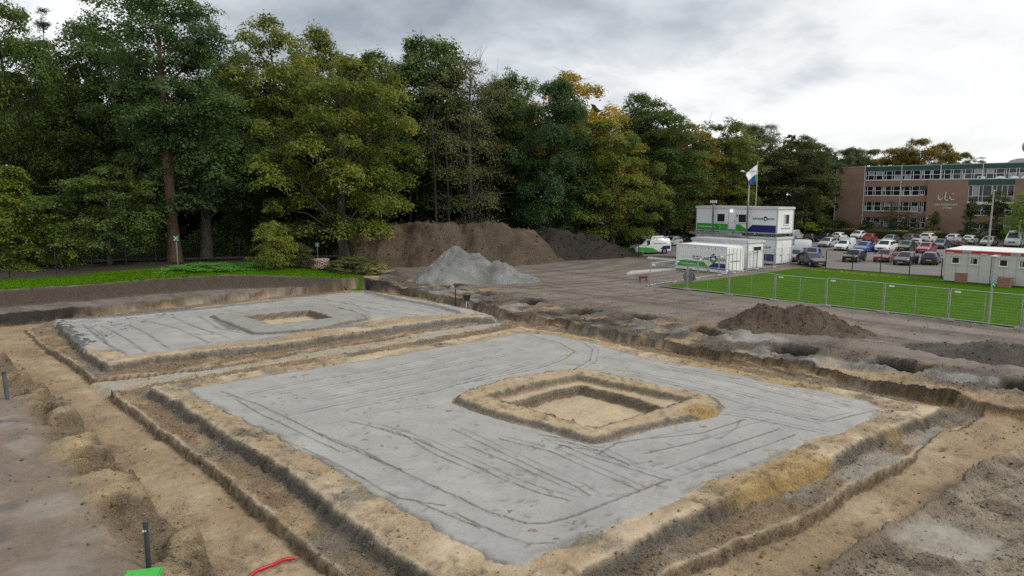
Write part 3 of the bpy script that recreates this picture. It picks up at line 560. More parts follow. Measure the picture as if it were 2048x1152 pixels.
def leaves_mesh(name, P, N, S, tone, rnd, r, aspect=0.55):
    n = len(P); N = N / (np.linalg.norm(N, axis=1, keepdims=True) + 1e-9)
    T = r.normal(size=(n, 3)); T -= (T * N).sum(1, keepdims=True) * N; T /= np.linalg.norm(T, axis=1, keepdims=True) + 1e-9
    B = np.cross(N, T); S = S[:, None]; fold = N * S * 0.18
    V = np.stack([P - T * S, P + B * S * aspect - fold, P + T * S, P - B * S * aspect - fold], 1).reshape(-1, 3)
    me = npmesh(name, V, np.arange(4 * n).reshape(-1, 4))
    a = me.attributes.new('leaf', 'FLOAT_COLOR', 'FACE'); d = np.ones((n, 4), np.float32); d[:, 0] = np.clip(tone, 0, 1); d[:, 1] = rnd; a.data.foreach_set('color', d.ravel())
    return me
def tube_arrays(pts, rad, n, V, F):
    pts = np.asarray(pts); b = sum(len(v) for v in V)
    d = np.gradient(pts, axis=0); d /= np.linalg.norm(d, axis=1, keepdims=True) + 1e-9
    ref = np.where(np.abs(d[:, 2:3]) < 0.9, np.array([[0, 0, 1.0]]), np.array([[1.0, 0, 0]])); a = np.cross(d, ref); a /= np.linalg.norm(a, axis=1, keepdims=True) + 1e-9; c = np.cross(d, a)
    t = np.arange(n) * 2 * math.pi / n; rad = np.asarray(rad)
    V.append((pts[:, None] + (a[:, None] * np.cos(t)[None, :, None] + c[:, None] * np.sin(t)[None, :, None]) * rad[:, None, None]).reshape(-1, 3))
    m = len(pts); k = np.arange(n); k2 = (k + 1) % n
    for i in range(m - 1): F.append(np.stack([b+i*n+k, b+i*n+k2, b+(i+1)*n+k2, b+(i+1)*n+k], 1))
PROFILES = dict(
 oval=lambda t: np.clip(1 - np.abs(2 * t - 0.96)**2.7 * 0.93, 0.03, 1)**0.46, dome=lambda t: np.clip(1 - (t * 0.985)**3.0, 0.02, 1)**0.48 * (0.75 + 0.25 * np.clip(t * 4, 0, 1)),
 cone=lambda t: np.clip(1 - t, 0.04, 1)**0.75 * np.clip(t * 6 + 0.55, 0, 1), umbrella=lambda t: np.clip(0.35 + 0.9 * t, 0, 1) * np.sqrt(np.clip(1 - np.clip(t - 0.55, 0, 1)**2 / 0.21, 0.03, 1)), column=lambda t: np.sqrt(np.clip(1 - np.clip(t, 0, 1)**3, 0.02, 1)) * np.clip(t * 5 + 0.4, 0, 1))
def make_tree_meshes(seed, H, crown0, Rad, profile, clumps, cr, leaves, lsize, trunk_r, bend=0.4, flat=0.5, shell=0.55, twigs=0.0, droop=0.3, topbias=0.0, aspect=0.55, fork=0, tonebase=0.0):
    """crown (leaves in clumps) and trunk (stem, limbs, twigs) of one tree of height H standing at the origin"""
    r = np.random.default_rng(seed); pr = PROFILES[profile]; ch = H * (1 - crown0)
    ph = r.uniform(0, 6.28, 4); lob = lambda a, t: 1 + 0.20 * np.sin(2 * a + ph[0] + 3 * t) + 0.14 * np.sin(3 * a + ph[1] - 5 * t) + 0.10 * np.sin(5 * a + ph[2] + 9 * t)
    t = r.uniform(0, 1, clumps)**(1 - topbias); a = r.uniform(0, 6.283, clumps); rr = r.uniform(0, 1, clumps)**shell
    # clumps sit in tiers so gaps open between them
    t = np.clip(t + 0.035 * np.sin(t * 40 + ph[3]), 0, 1); rad = Rad * pr(t) * lob(a, t) * rr
    bx = bend * np.sin(np.linspace(0, 2.2, 9) + ph[0]) * np.linspace(0, 1, 9); by = bend * np.sin(np.linspace(0, 1.9, 9) + ph[1]) * np.linspace(0, 1, 9)
    stem = np.stack([bx - bx[0], by - by[0], np.linspace(-0.4, H * 0.93, 9)], 1)
    def stem_at(z): return np.stack([np.interp(z, stem[:, 2], stem[:, 0]), np.interp(z, stem[:, 2], stem[:, 1]), z], -1)
    cz = H * crown0 + ch * t; ax = stem_at(cz); cen = np.stack([ax[:, 0] + rad * np.cos(a), ax[:, 1] + rad * np.sin(a), cz - droop * (rad / Rad)**2 * ch * 0.12], 1)
    csz = cr * r.uniform(0.6, 1.35, clumps) * (0.65 + 0.35 * pr(t))
    # leaves of the clumps
    per = np.maximum(3, (leaves * csz**2 / (csz**2).sum()).astype(int)); ci = np.repeat(np.arange(clumps), per); n = len(ci)
    ns = 14; sv = r.normal(size=(clumps, ns, 3)); sv /= np.linalg.norm(sv, axis=2, keepdims=True); sv[:, :, 2] = np.where(sv[:, :, 2] < -0.45, -sv[:, :, 2] * 0.6, sv[:, :, 2]); sv *= r.uniform(0.55, 1.15, (clumps, ns, 1))
    dv = sv[ci, r.integers(0, ns, n)] + r.normal(size=(n, 3)) * 0.24
    off = dv * csz[ci][:, None]; hd = np.hypot(off[:, 0], off[:, 1]); off[:, 2] = off[:, 2] * flat - droop * hd**2 / (csz[ci] + 0.01) * 0.6
    P = cen[ci] + off; P[:, 2] = np.maximum(P[:, 2], 0.15)
    N = dv * 0.8 + np.array([0, 0, 0.65]) + r.normal(size=(n, 3)) * 0.45
    clump_tone = np.clip(r.normal(0.42, 0.22, clumps) + tonebase + 0.18 * (t - 0.5), 0, 1); tone = clump_tone[ci] + r.normal(0, 0.13, n)
    crown = leaves_mesh('crown', P, N, lsize * r.uniform(0.6, 1.35, n), tone, r.uniform(0, 1, n), r, aspect)
    # stem, limbs towards the clumps, thin twigs
    V = []; F = []; zr = np.linspace(0, 1, 9); rad_s = trunk_r * (1 - zr)**0.7 + 0.03; rad_s[0] *= 1.35; tube_arrays(stem, rad_s, 8, V, F)
    order = r.permutation(clumps)[:min(clumps, 46)]
    for k in order:
        c = cen[k]; z0 = max(H * crown0 * 0.75, c[2] - (0.35 + 0.5 * r.random()) * math.hypot(c[0], c[1]) - 0.6); z0 = min(z0, H * 0.9); p0 = stem_at(np.array(z0))
        mid = p0 * 0.5 + c * 0.5 + np.array([0, 0, 0.12 * np.linalg.norm(c - p0)]) + r.normal(0, 0.15, 3); rb = max(0.03, 0.42 * trunk_r * (1 - z0 / H)**0.7)
        tube_arrays(np.stack([p0, p0 * 0.55 + mid * 0.45, mid, c]), [rb, rb * 0.7, rb * 0.45, 0.02], 5, V, F)
    for k in r.integers(0, clumps, int(twigs)):
        c = cen[k]; e = c + r.normal(0, 1, 3) * csz[k] * np.array([1.1, 1.1, 0.7]) + np.array([0, 0, 0.3 * csz[k]]); m = (c + e) / 2 + r.normal(0, 0.12, 3)
        tube_arrays(np.stack([c, m, e]), [0.035, 0.025, 0.01], 3, V, F)
    trunk = npmesh('trunk', np.concatenate(V), np.concatenate(F), True)
    return crown, trunk
def plant(name, meshes, loc, rz, scale, leafmat, barkmat, label, cat='tree', group=None):
    o = empty(name, loc, rz); o.scale = scale if isinstance(scale, tuple) else (scale,) * 3
    for nm, me, mt in (('crown', meshes[0], leafmat), ('trunk', meshes[1], barkmat)):
        c = link(nm, me, None, o)
        if len(me.materials) == 0: me.materials.append(mt)
        c.material_slots[0].link = 'OBJECT'; c.material_slots[0].material = mt
    return tag(o, label, cat, group)
def px_tree(px, Y, top_px, half_px, bottom_px, proto, protoH, protoR, leafmat, bark, label, z=None, name='broadleaf_tree', rz=0.0, cat='tree', squash=1.0):
    """stand a tree at the place on the ground seen at px, at distance Y, as tall and wide as it appears there"""
    X = (px - 1024) / FPX * (Y * math.cos(PITCH) + CAM_H * math.sin(PITCH)); z = ground_z(X, Y) if z is None else z
    Hh = (390 - top_px) / FPX * Y * 1.0 + CAM_H - z; Rr = half_px / FPX * Y
    s = Hh / protoH; w = Rr / protoR
    return plant(name, proto, (X, Y, z), rz, (w, w * squash, s), leafmat, bark, label, cat)
# prototypes (H, R) that copies share
T = {}
T['locust'] = (make_tree_meshes(1, 29, 0.38, 6.4, 'umbrella', 136, 1.61, 42500, 0.156, 0.62, 0.5, 0.65, 0.38, 60, 0.24), 29, 6.4)
T['locust2'] = (make_tree_meshes(2, 20, 0.30, 6.2, 'dome', 95, 1.66, 32300, 0.156, 0.55, 0.9, 0.70, 0.38, 40, 0.35), 20, 6.2)
T['oak'] = (make_tree_meshes(3, 24, 0.16, 6.0, 'oval', 170, 1.38, 39100, 0.164, 0.45, 0.8, 0.78, 0.38, 60, 0.21), 24, 6.0)
T['oak2'] = (make_tree_meshes(4, 24, 0.22, 5.6, 'oval', 147, 1.43, 35700, 0.164, 0.42, 0.8, 0.78, 0.38, 60, 0.24), 24, 5.6)
T['maple'] = (make_tree_meshes(5, 21, 0.16, 7.4, 'dome', 186, 1.43, 44200, 0.164, 0.5, 0.9, 0.62, 0.38, 60, 0.42), 21, 7.4)
T['dense'] = (make_tree_meshes(6, 26, 0.10, 6.8, 'dome', 232, 1.52, 44200, 0.187, 0.5, 0.6, 0.85, 0.38, 40, 0.17), 26, 6.8)
T['sparse'] = (make_tree_meshes(7, 24, 0.14, 6.4, 'oval', 149, 1.6, 16150, 0.133, 0.45, 0.7, 0.5, 0.55, 420, 0.3), 24, 6.4)
T['birch'] = (make_tree_meshes(8, 25, 0.12, 5.4, 'oval', 162, 1.29, 32300, 0.164, 0.36, 0.9, 0.78, 0.38, 130, 0.32), 25, 5.4)
T['pine'] = (make_tree_meshes(9, 27, 0.45, 2.6, 'cone', 110, 0.7, 9350, 0.156, 0.28, 0.4, 0.75, 0.6, 80, 0.1, aspect=0.2), 27, 2.6)
T['small'] = (make_tree_meshes(10, 11, 0.12, 5.4, 'dome', 130, 1.15, 25500, 0.133, 0.2, 0.5, 0.50, 0.38, 40, 0.35), 11, 5.4)
T['layered'] = (make_tree_meshes(11, 11, 0.03, 5.0, 'cone', 126, 1.2, 27200, 0.133, 0.2, 0.3, 0.30, 0.5, 20, 0.7), 11, 5.0)
T['shrub'] = (make_tree_meshes(12, 5.5, 0.12, 2.9, 'dome', 80, 0.75, 13600, 0.086, 0.12, 0.7, 0.5, 0.6, 120, 0.4), 5.5, 2.9)
T['bush'] = (make_tree_meshes(13, 3, 0.02, 2.4, 'dome', 51, 0.7, 11050, 0.078, 0.06, 0.3, 0.6, 0.4, 10, 0.2), 3, 2.4)
T['colm'] = (make_tree_meshes(14, 7, 0.02, 1.5, 'column', 69, 0.62, 8500, 0.109, 0.1, 0.1, 0.6, 0.4, 10, 0.1), 7, 1.5)
def P(key): return T[key]
def forest(px, Y, top, half, key, leaf, bark, label, rz=0.0, name='broadleaf_tree', z=None):
    me, h_, r_ = T[key]; return px_tree(px, Y, top, half, 0, me, h_, r_, LM[leaf], bark, label, z, name, rz)
FT = [ # x in the survey photo, distance, crown top, half width, shape, leaves, bark, turn, label
 (35,78,16,92,'oak','oak',BARK_DARK,0.3,'tall green oak whose ragged crown fills the left picture edge'),
 (122,96,42,42,'pine','pine',BARK_GREY,0.0,'thin sparse pine spire rising behind the tall left oak'),
 (185,84,78,95,'oak2','oak',BARK_DARK,1.1,'rounded green oak between the pine spire and the giant brown-trunked tree'),
 (262,92,95,80,'birch','dark',BARK_DARK,2.2,'dark narrow tree half hidden behind the giant brown-trunked tree'),
 (352,72,-14,122,'locust','locust',BARK_BROWN,0.0,'giant blue-green tree with a bare reddish brown trunk, tallest of all'),
 (415,75,176,118,'locust2','locust',BARK_GREY,0.7,'drooping dark green tree with a smooth grey trunk beside the giant tree'),
 (480,94,105,85,'oak','dark',BARK_DARK,2.9,'dark green tree behind the drooping grey-trunked tree'),
 (575,86,56,98,'birch','olive',BARK_DARK,0.4,'tall airy olive-yellow tree with thin pointed top shoots'),
 (640,95,84,80,'oak2','olive',BARK_DARK,2.0,'slim olive tree just right of the tall airy olive-yellow one'),
 (690,76,128,142,'maple','maple',BARK_GREY,0.0,'broad yellow-green maple with mossy forked trunk beside the earth heap'),
 (770,98,128,80,'oak2','dark',BARK_DARK,4.0,'dark green tree filling the gap right of the broad yellow-green maple'),
 (865,96,97,108,'dense','dark',BARK_DARK,0.5,'dense dark green tree with the smooth domed top above the earth heap'),
 (945,90,132,92,'sparse','sparse',BARK_GREY,0.0,'thinning grey-brown tree with bare twigs above the earth heap'),
 (1022,100,152,62,'oak','dark',BARK_DARK,1.5,'dark crown peeping out behind the thinning grey-brown tree'),
 (1105,92,172,72,'dense','blue',BARK_DARK,2.0,'blue-green dense tree between the thinning tree and the golden one'),
 (1165,101,162,98,'birch','gold',BARK_DARK,0.9,'golden-topped autumn tree with bare shoots at its crest'),
 (1222,95,250,90,'maple','olive',BARK_GREY,2.4,'low spreading yellow-green tree below the golden-topped tree'),
 (1262,112,206,72,'oak2','oak',BARK_DARK,0.2,'green tree right behind the golden-topped tree'),
 (1325,106,226,82,'oak','oak',BARK_DARK,3.3,'full green oak standing over the white and green van'),
 (1392,118,256,52,'birch','amber',BARK_DARK,1.0,'amber and green slim tree left of the white cabins'),
 (1448,121,244,72,'oak','olive',BARK_DARK,1.9,'broad olive-green tree straight behind the white cabins'),
 (1530,130,256,46,'sparse','brown',BARK_GREY,2.6,'thin brownish tree with loose pointed top behind the flag'),
 (1575,127,290,80,'oak2','brown',BARK_GREY,0.6,'wide brownish green tree right of the flag pole'),
 (1612,146,279,46,'birch','dark',BARK_DARK,1.4,'dark green tree just left of the school end'),
 (1500,140,262,60,'oak2','dark',BARK_DARK,5.0,'dark tree in the second row behind the lamp mast'),
 (1690,182,300,48,'dense','brown',BARK_DARK,0.9,'brownish tree over the left part of the school roof'),
 (1740,184,303,46,'maple','oak',BARK_DARK,2.9,'green tree over the first school windows, left of the amber one'),
 (1780,180,299,46,'dense','amber',BARK_DARK,2.2,'low amber tree over the middle of the school roof'),
 (1830,178,283,50,'maple','amber',BARK_DARK,3.1,'highest orange-tinted tree over the school roof'),
 (1868,182,291,40,'dense','amber',BARK_DARK,1.0,'second orange-tinted tree touching the highest one'),
 (1905,188,309,38,'maple','brown',BARK_DARK,4.4,'dark brownish tree right of the orange-tinted roof-top trees'),
 (1948,190,318,26,'pine','dark',BARK_DARK,0.5,'tiny dark pine crown beyond the school roof'),
 (45,66,338,112,'layered','yellowgreen',BARK_DARK,0.0,'low layered yellow-green tree at the left edge of the grass verge'),
 (222,69,338,108,'small','oak',BARK_GREY,0.8,'small spreading green tree with thin stem behind the verge fence'),
]
for (px, Y, top, half, key, leaf, bark, rz, label) in FT:
    forest(px, Y, top, half, key, leaf, bark, label, rz, 'pine_tree' if key == 'pine' else 'broadleaf_tree')
# slim dark trunks standing inside the wood
for k, (px, Y, top, lab) in enumerate(((470,90,150,'slim dark trunk leaning inside the wood behind the verge fence, right of the grey trunk'),(512,84,165,'straight dark trunk in the wood left of the yellow shrub'),(600,92,140,'dark trunk in the wood straight behind the yellow shrub'),
   (300,86,150,'dark trunk in the wood left of the giant brown trunk'),(140,90,130,'dark trunk deep in the wood behind the small spreading tree'),(745,86,160,'twin brown trunk tree at the left end of the earth heap'),(1010,100,180,'pale slim trunk standing behind the earth heap'),(1275,108,235,'dark trunk left of the white and green van'))):
    o = forest(px, Y, top, 62, ('oak2', 'birch', 'oak')[k % 3], 'dark', BARK_GREY if k in (5, 6) else BARK_DARK, lab, k * 1.7)
# the mass of the wood behind: one thicket nobody could count
r = np.random.default_rng(77); n = 52000
px = r.uniform(-500, 1700, n); dep = 88 + np.clip((px - 900) / 800, 0, 1) * 52 + r.uniform(2, 26, n); X = (px - 1024) / FPX * dep
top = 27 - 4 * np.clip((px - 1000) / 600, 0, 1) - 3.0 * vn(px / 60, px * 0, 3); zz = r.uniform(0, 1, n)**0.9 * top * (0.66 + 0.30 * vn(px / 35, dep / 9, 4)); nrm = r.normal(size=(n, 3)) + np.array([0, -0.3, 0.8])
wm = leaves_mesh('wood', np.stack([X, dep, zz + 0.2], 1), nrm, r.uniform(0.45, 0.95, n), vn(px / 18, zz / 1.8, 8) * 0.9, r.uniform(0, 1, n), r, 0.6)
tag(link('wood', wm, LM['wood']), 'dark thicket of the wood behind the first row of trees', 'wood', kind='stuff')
V = []; F = []
for k in range(150):
    p = r.uniform(-300, 1650); d = 86 + np.clip((p - 900) / 800, 0, 1) * 50 + r.uniform(0, 30); x = (p - 1024) / FPX * d; q = r.normal(0, 0.5, 2)
    tube_arrays(np.array([(x, d, 0), (x + q[0] * 0.4, d, 8), (x + q[0], d + q[1], 17)]), [r.uniform(0.14, 0.3), 0.17, 0.08], 6, V, F)
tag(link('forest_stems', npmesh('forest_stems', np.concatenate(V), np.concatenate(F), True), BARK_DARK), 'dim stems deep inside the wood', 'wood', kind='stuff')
# leafy undergrowth along the edge of the wood
n = 26000; px = r.uniform(-300, 1320, n); dep = np.interp(px, [-300, 0, 700, 1000, 1320], [70, 72, 82, 93, 108]) + r.uniform(0, 9, n); X = (px - 1024) / FPX * dep; zt = 1.0 + 3.6 * np.maximum(0, vn(px / 22, dep / 4, 31) * 1.5 - 0.35)
um = leaves_mesh('undergrowth', np.stack([X, dep, 0.2 + zt * r.uniform(0, 1, n)**0.8 + 0.8 * (px < 700)], 1), r.normal(size=(n, 3)) + np.array([0, -0.3, 0.9]), r.uniform(0.10, 0.24, n), vn(px / 12, dep, 9), r.uniform(0, 1, n), r, 0.6)
tag(link('undergrowth', um, LM['dark']), 'leafy undergrowth along the edge of the wood', 'undergrowth', kind='stuff')
# ------------------------------------------------------------------ lawn, verge and car park
def grass_material(name, cols, stripe=None):
    m, b = new_mat(name); g = nd('ShaderNodeTexCoord').outputs['Object']
    n1 = noise_node(0.35, 6, 0.6, g, 0.5); n2 = noise_node(6.0, 6, 0.7, g); c = mixc(maprange(n1, 0.3, 0.7, 0, 1), cols[0], cols[1]); c = mixc(maprange(n2, 0.35, 0.7, 0, 0.75), c, cols[2])
    lk(c, b.inputs['Base Color']); b.inputs['Roughness'].default_value = 0.9; b.inputs['Specular IOR Level'].default_value = 0.03; bump(n2, 0.8, 0.08, b); return m
GRASS = grass_material('grass_green', [(0.050, 0.125, 0.004), (0.080, 0.165, 0.006), (0.036, 0.092, 0.004)])
GRASSB = leaf_material('grass_blades', [(0.026, 0.058, 0.003), (0.036, 0.078, 0.004), (0.055, 0.095, 0.008)], 0.9, 0.15, 0.03)
DRY = leaf_material('dry_grass', [(0.16, 0.13, 0.06), (0.20, 0.17, 0.08), (0.10, 0.12, 0.03)], 0.8, 0.1)
WEED = leaf_material('weed', [(0.030, 0.085, 0.018), (0.045, 0.115, 0.024), (0.070, 0.140, 0.030)], 0.6, 0.2)
def sheet(name, poly, z, mat, label, cat):
    me = bpy.data.meshes.new(name); me.from_pydata([(p[0], p[1], z) for p in poly], [], [tuple(range(len(poly)))]); me.update()
    return tag(link(name, me, mat), label, cat, kind='structure')
def scatter_poly(poly, n, r):
    lo, hi = poly.min(0), poly.max(0); out = np.empty((0, 2))
    while len(out) < n:
        q = r.uniform(lo, hi, (n * 2, 2)); out = np.concatenate([out, q[sdf(poly, q[:, 0], q[:, 1]) < 0]])
    return out[:n]
def tufts(name, P2, zf, size, mat, label, cat, r, tone):
    n = len(P2); Pp = np.stack([P2[:, 0], P2[:, 1], P2[:, 0] * 0 + zf + size * 0.4], 1); N = np.stack([r.normal(size=n), r.normal(size=n), r.uniform(0.2, 0.9, n)], 1)
    me = leaves_mesh(name, Pp, N, size * r.uniform(0.6, 1.4, n), tone, r.uniform(0, 1, n), r, 0.35); return tag(link(name, me, mat), label, cat, kind='stuff')
LAWN = np.array([(12.9, 59.6), (30.9, 40.6), (58, 11.5), (92, 36), (46.3, 62.1), (34.0, 74.6), (31.0, 74.4), (26.8, 70.6)])
sheet('lawn', LAWN, 0.035, GRASS, 'bright green lawn between the fence panels and the car park', 'lawn')
r = np.random.default_rng(3); q = scatter_poly(LAWN, 46000, r); q = q[q[:, 0] < q[:, 1] * 0.80 + 4]
dryline = lambda q: np.abs((q[:, 0] - 33.6) * E2[0] + (q[:, 1] - 74.0) * E2[1] + 2.1 + 0.5 * fbm(q[:, 0] * 0.3, q[:, 1] * 0.3, 5, 3))
d_ = dryline(q) < 0.30 + 0.25 * fbm(q[:, 0] * 0.25, q[:, 1] * 0.25, 6, 2)
tufts('lawn_grass', q[~d_], 0.03, 0.042, GRASSB, 'short green grass blades covering the lawn', 'grass', r, 0.5 + 0.45 * fbm(q[~d_][:, 0] * 0.3, q[~d_][:, 1] * 0.3, 7, 4))
qd = scatter_poly(LAWN, 90000, r); qd = qd[(dryline(qd) < 0.42 + 0.3 * fbm(qd[:, 0] * 0.25, qd[:, 1] * 0.25, 6, 2)) & (qd[:, 0] < 48) & (qd[:, 0] > 32)]
tufts('dry_grass', qd, 0.035, 0.09, DRY, 'straw-coloured dry strip across the far side of the lawn', 'grass', r, r.uniform(0, 1, len(qd)))
VG = ats([(-400, 606), (-200, 594), (0, 580), (150, 571), (300, 559), (450, 550), (560, 547), (690, 545), (730, 545), (715, 538), (600, 530), (500, 529), (380, 533), (250, 542), (130, 553), (0, 563), (-200, 577), (-400, 588)], 1.0)
lo, hi = VG.min(0), VG.max(0); vx = np.arange(lo[0], hi[0], 0.5); vy = np.arange(lo[1], hi[1], 0.35); A, B = np.meshgrid(vx, vy, indexing='ij'); th = terrain(A, B)[0]
dvg = sdf(VG, A + fbm(A, B, 3, 3) * 0.5, B + fbm(A, B, 4, 3) * 0.5); zz = th + np.where(dvg < 0, 0.05, -0.12)
gm = field_mesh('grass_verge', A, B, zz, np.ones(A.shape + (3,)) * 0.05, A * 0, A * 0); 
import bmesh
bm = bmesh.new(); bm.from_mesh(gm); bm.verts.ensure_lookup_table(); bad = (dvg > 0.4).reshape(-1); bmesh.ops.delete(bm, geom=[v for v in bm.verts if bad[v.index]], context='VERTS'); bm.to_mesh(gm); bm.free()
tag(link('grass_verge', gm, GRASS), 'narrow green grass verge in front of the wood', 'verge', kind='structure')
q = scatter_poly(VG, 26000, r); zq = np.array([th[min(int((a - lo[0]) / 0.5 + 0.5), len(vx) - 1), min(int((b - lo[1]) / 0.35 + 0.5), len(vy) - 1)] for a, b in q]) + 0.04
tufts('verge_grass', q, zq, 0.075, GRASSB, 'grass blades of the verge in front of the wood', 'grass', r, 0.4 + 0.5 * fbm(q[:, 0] * 0.3, q[:, 1] * 0.3, 9, 4))
GP = ats([(1190, 500), (1268, 507), (1285, 488), (1262, 472), (1195, 470)], 0.0)
sheet('grass_patch', GP, 0.06, GRASS, 'green grass patch between the dark earth heap and the parked van', 'grass')
def paving_material(name, col, sc=1.0):
    m, b = new_mat(name); g = nd('ShaderNodeTexCoord').outputs['Object']; n1 = noise_node(0.25, 7, 0.65, g, 0.3); n2 = noise_node(9, 6, 0.7, g)
    lk(mixc(maprange(n1, 0.3, 0.7, 0, 1), tuple(c * 0.78 for c in col), tuple(c * 1.15 for c in col)), b.inputs['Base Color']); b.inputs['Roughness'].default_value = 0.85; bump(n2, 0.5, 0.03, b); return m
PAVE = paving_material('clinker_paving', (0.175, 0.158, 0.148))
PARK = np.array([(34.2, 75.0), (33.0, 80.5), (26.5, 87), (16.0, 89.5), (13.5, 96.5), (21, 128), (60, 158), (74, 140), (120, 92), (100, 55), (46.6, 62.4)])
sheet('car_park', PARK, 0.045, PAVE, 'grey-brown paved car park full of parked cars', 'car park')
MR = paving_material('woodland_road', (0.12, 0.105, 0.095)); sheet('woodland_path', ats([(-200, 549), (250, 524), (480, 519), (700, 516), (700, 512), (480, 515), (250, 519), (-200, 540)], 1.0), 1.12, MR, 'grey asphalt path running along the edge of the wood', 'path')
for lab, pp in (('pale concrete slab strip lying on the mud left of the big container', [(1253, 547), (1262, 542), (1352, 535), (1353, 539)]), ('narrow pale slab strip beside the van', [(1293, 517), (1297, 513), (1351, 518), (1351, 522)])):
    c = ats(pp, 0.1); m = MB().prism([tuple(p) for p in c], -0.05, 0.12, 'xy'); tag(m.build('concrete_strip', plain('pale_concrete', (0.42, 0.41, 0.39), 0.85, bmp=0.3)), lab, 'slab')
# ------------------------------------------------------------------ heaps
def heap(name, lobes, res, mat, label, rough=0.25, rim=None, cat='heap'):
    """heap of loose material: lobes (x, y, rx, ry, angle, height, flatness) merged into one skin"""
    x0 = min(l[0] - max(l[2], l[3]) * 1.5 for l in lobes); x1 = max(l[0] + max(l[2], l[3]) * 1.5 for l in lobes); y0 = min(l[1] - max(l[2], l[3]) * 1.5 for l in lobes); y1 = max(l[1] + max(l[2], l[3]) * 1.5 for l in lobes)
    A, B = np.meshgrid(np.arange(x0, x1, res), np.arange(y0, y1, res), indexing='ij'); Z = np.full(A.shape, -9.0); sd = len(name) + int(x0 * 7)
    wx = fbm(A * 0.35, B * 0.35, sd, 4) * 1.1; wy = fbm(A * 0.35, B * 0.35, sd + 1, 4) * 1.1; sc = min(1.0, lobes[0][5] / 2)
    for (lx, ly, rx, ry, an, hh, fl) in lobes:
        dx, dy = A + wx * sc - lx, B + wy * sc - ly; u = dx * math.cos(an) + dy * math.sin(an); v = -dx * math.sin(an) + dy * math.cos(an)
        q = np.sqrt((u / rx)**2 + (v / ry)**2); z = hh * np.minimum(fl, 1 - q) / fl
        Z = np.maximum(Z, z) + 0.0
    gul = np.abs(fbm(A * 0.9, B * 0.9, sd + 2, 4)); Z = Z + (fbm(A * 0.8, B * 0.8, sd + 3, 5) * rough + fbm(A * 3, B * 3, sd + 4, 3) * rough * 0.35 - gul * rough * 0.7) * sstep(-0.3, 0.6, Z) * 1.5
    run = np.abs(fbm(A * 1.6 + wx, B * 0.5, sd + 6, 3)); Z = Z - sstep(0.0, 0.8, Z) * np.exp(-(run / 0.06)**2) * rough * 0.7 + np.maximum(fbm(A * 4, B * 4, sd + 7, 2) - 0.25, 0) * rough * 1.0 * sstep(-0.2, 0.3, Z)
    V = np.stack([A, B, np.maximum(Z, -0.5)], -1).reshape(-1, 3); nx, ny = A.shape; idx = np.arange(nx * ny).reshape(nx, ny); keep = (Z > -0.45)
    k4 = keep[:-1, :-1] | keep[1:, :-1] | keep[1:, 1:] | keep[:-1, 1:]
    Fq = np.stack([idx[:-1, :-1], idx[1:, :-1], idx[1:, 1:], idx[:-1, 1:]], -1)[k4]
    used = np.unique(Fq); mp = np.full(nx * ny, -1); mp[used] = np.arange(len(used))
    me = npmesh(name, V[used], mp[Fq], True); o = tag(link(name, me, mat), label, cat)
    r = np.random.default_rng(abs(sd)); sel = np.nonzero((Z > -0.05).ravel())[0]; k = r.choice(sel, min(2600, len(sel) * 2)); n = len(k); sz = res * (0.05 if 'gravel' in name else 0.09) * np.exp(r.exponential(0.5, n)); sz = np.minimum(sz, res * 0.7)
    oc = np.array([(1,0,0),(0,1,0),(-1,0,0),(0,-1,0),(0,0,1),(0,0,-1)], float); cv_ = (oc[None] * r.uniform(0.6, 1.4, (n, 6, 1)) + r.normal(0, 0.2, (n, 6, 3))) * sz[:, None, None] + (np.stack([A.ravel()[k], B.ravel()[k], Z.ravel()[k] + sz * 0.2], 1) + np.concatenate([r.uniform(-0.3, 0.3, (n, 2)) * res, np.zeros((n, 1))], 1))[:, None, :]
    f = np.array([(0,1,4),(1,2,4),(2,3,4),(3,0,4),(1,0,5),(2,1,5),(3,2,5),(0,3,5)]); c = link('clods', npmesh('clods', cv_.reshape(-1, 3), (f[None] + (np.arange(n) * 6)[:, None, None]).reshape(-1, 3)), mat, o); c['kind'] = 'stuff'
    return o
EARTH_BROWN = earth_material('heap_brown', False, (0.150, 0.112, 0.078), 1.6); EARTH_DARK = earth_material('heap_dark', False, (0.056, 0.045, 0.038), 1.6)
EARTH_MID = earth_material('heap_mid', False, (0.175, 0.132, 0.092), 1.6); GRAVEL = earth_material('heap_gravel', False, (0.235, 0.235, 0.23), 1.0); DARKGRAVEL = earth_material('heap_darkgravel', False, (0.15, 0.13, 0.11), 1.8)
heap('earth_heap', [(-15.8, 82.5, 7.2, 7.0, 0.1, 4.5, 0.62), (-9.5, 83, 8.5, 6.8, 0.05, 4.6, 0.62), (-4.0, 83.5, 8.0, 6.4, -0.1, 4.5, 0.62), (0.2, 84.5, 6.0, 6.2, 0, 3.9, 0.7)], 0.28, EARTH_BROWN, 'long flat-topped brown earth heap in front of the wood', 0.30)
heap('earth_heap', [(5.5, 88.5, 7.5, 5.5, 0.0, 3.6, 0.75), (9.5, 90, 6.5, 5.0, 0.1, 2.9, 0.8), (12.5, 91, 5.0, 4.2, 0.1, 1.7, 0.9)], 0.28, EARTH_DARK, 'blackish earth heap tapering right of the long brown heap', 0.28)
heap('gravel_heap', [(-5.4, 65.2, 4.6, 3.9, 0.1, 3.15, 0.93), (-3.6, 65, 3.6, 3.4, 0, 2.45, 0.9), (-1.6, 64.2, 3.0, 2.8, 0, 1.85, 0.93), (-0.1, 63.8, 2.6, 2.4, 0, 1.0, 1.0)], 0.16, GRAVEL, 'pale grey gravel heap with two peaks beside the far cement pad', 0.13)
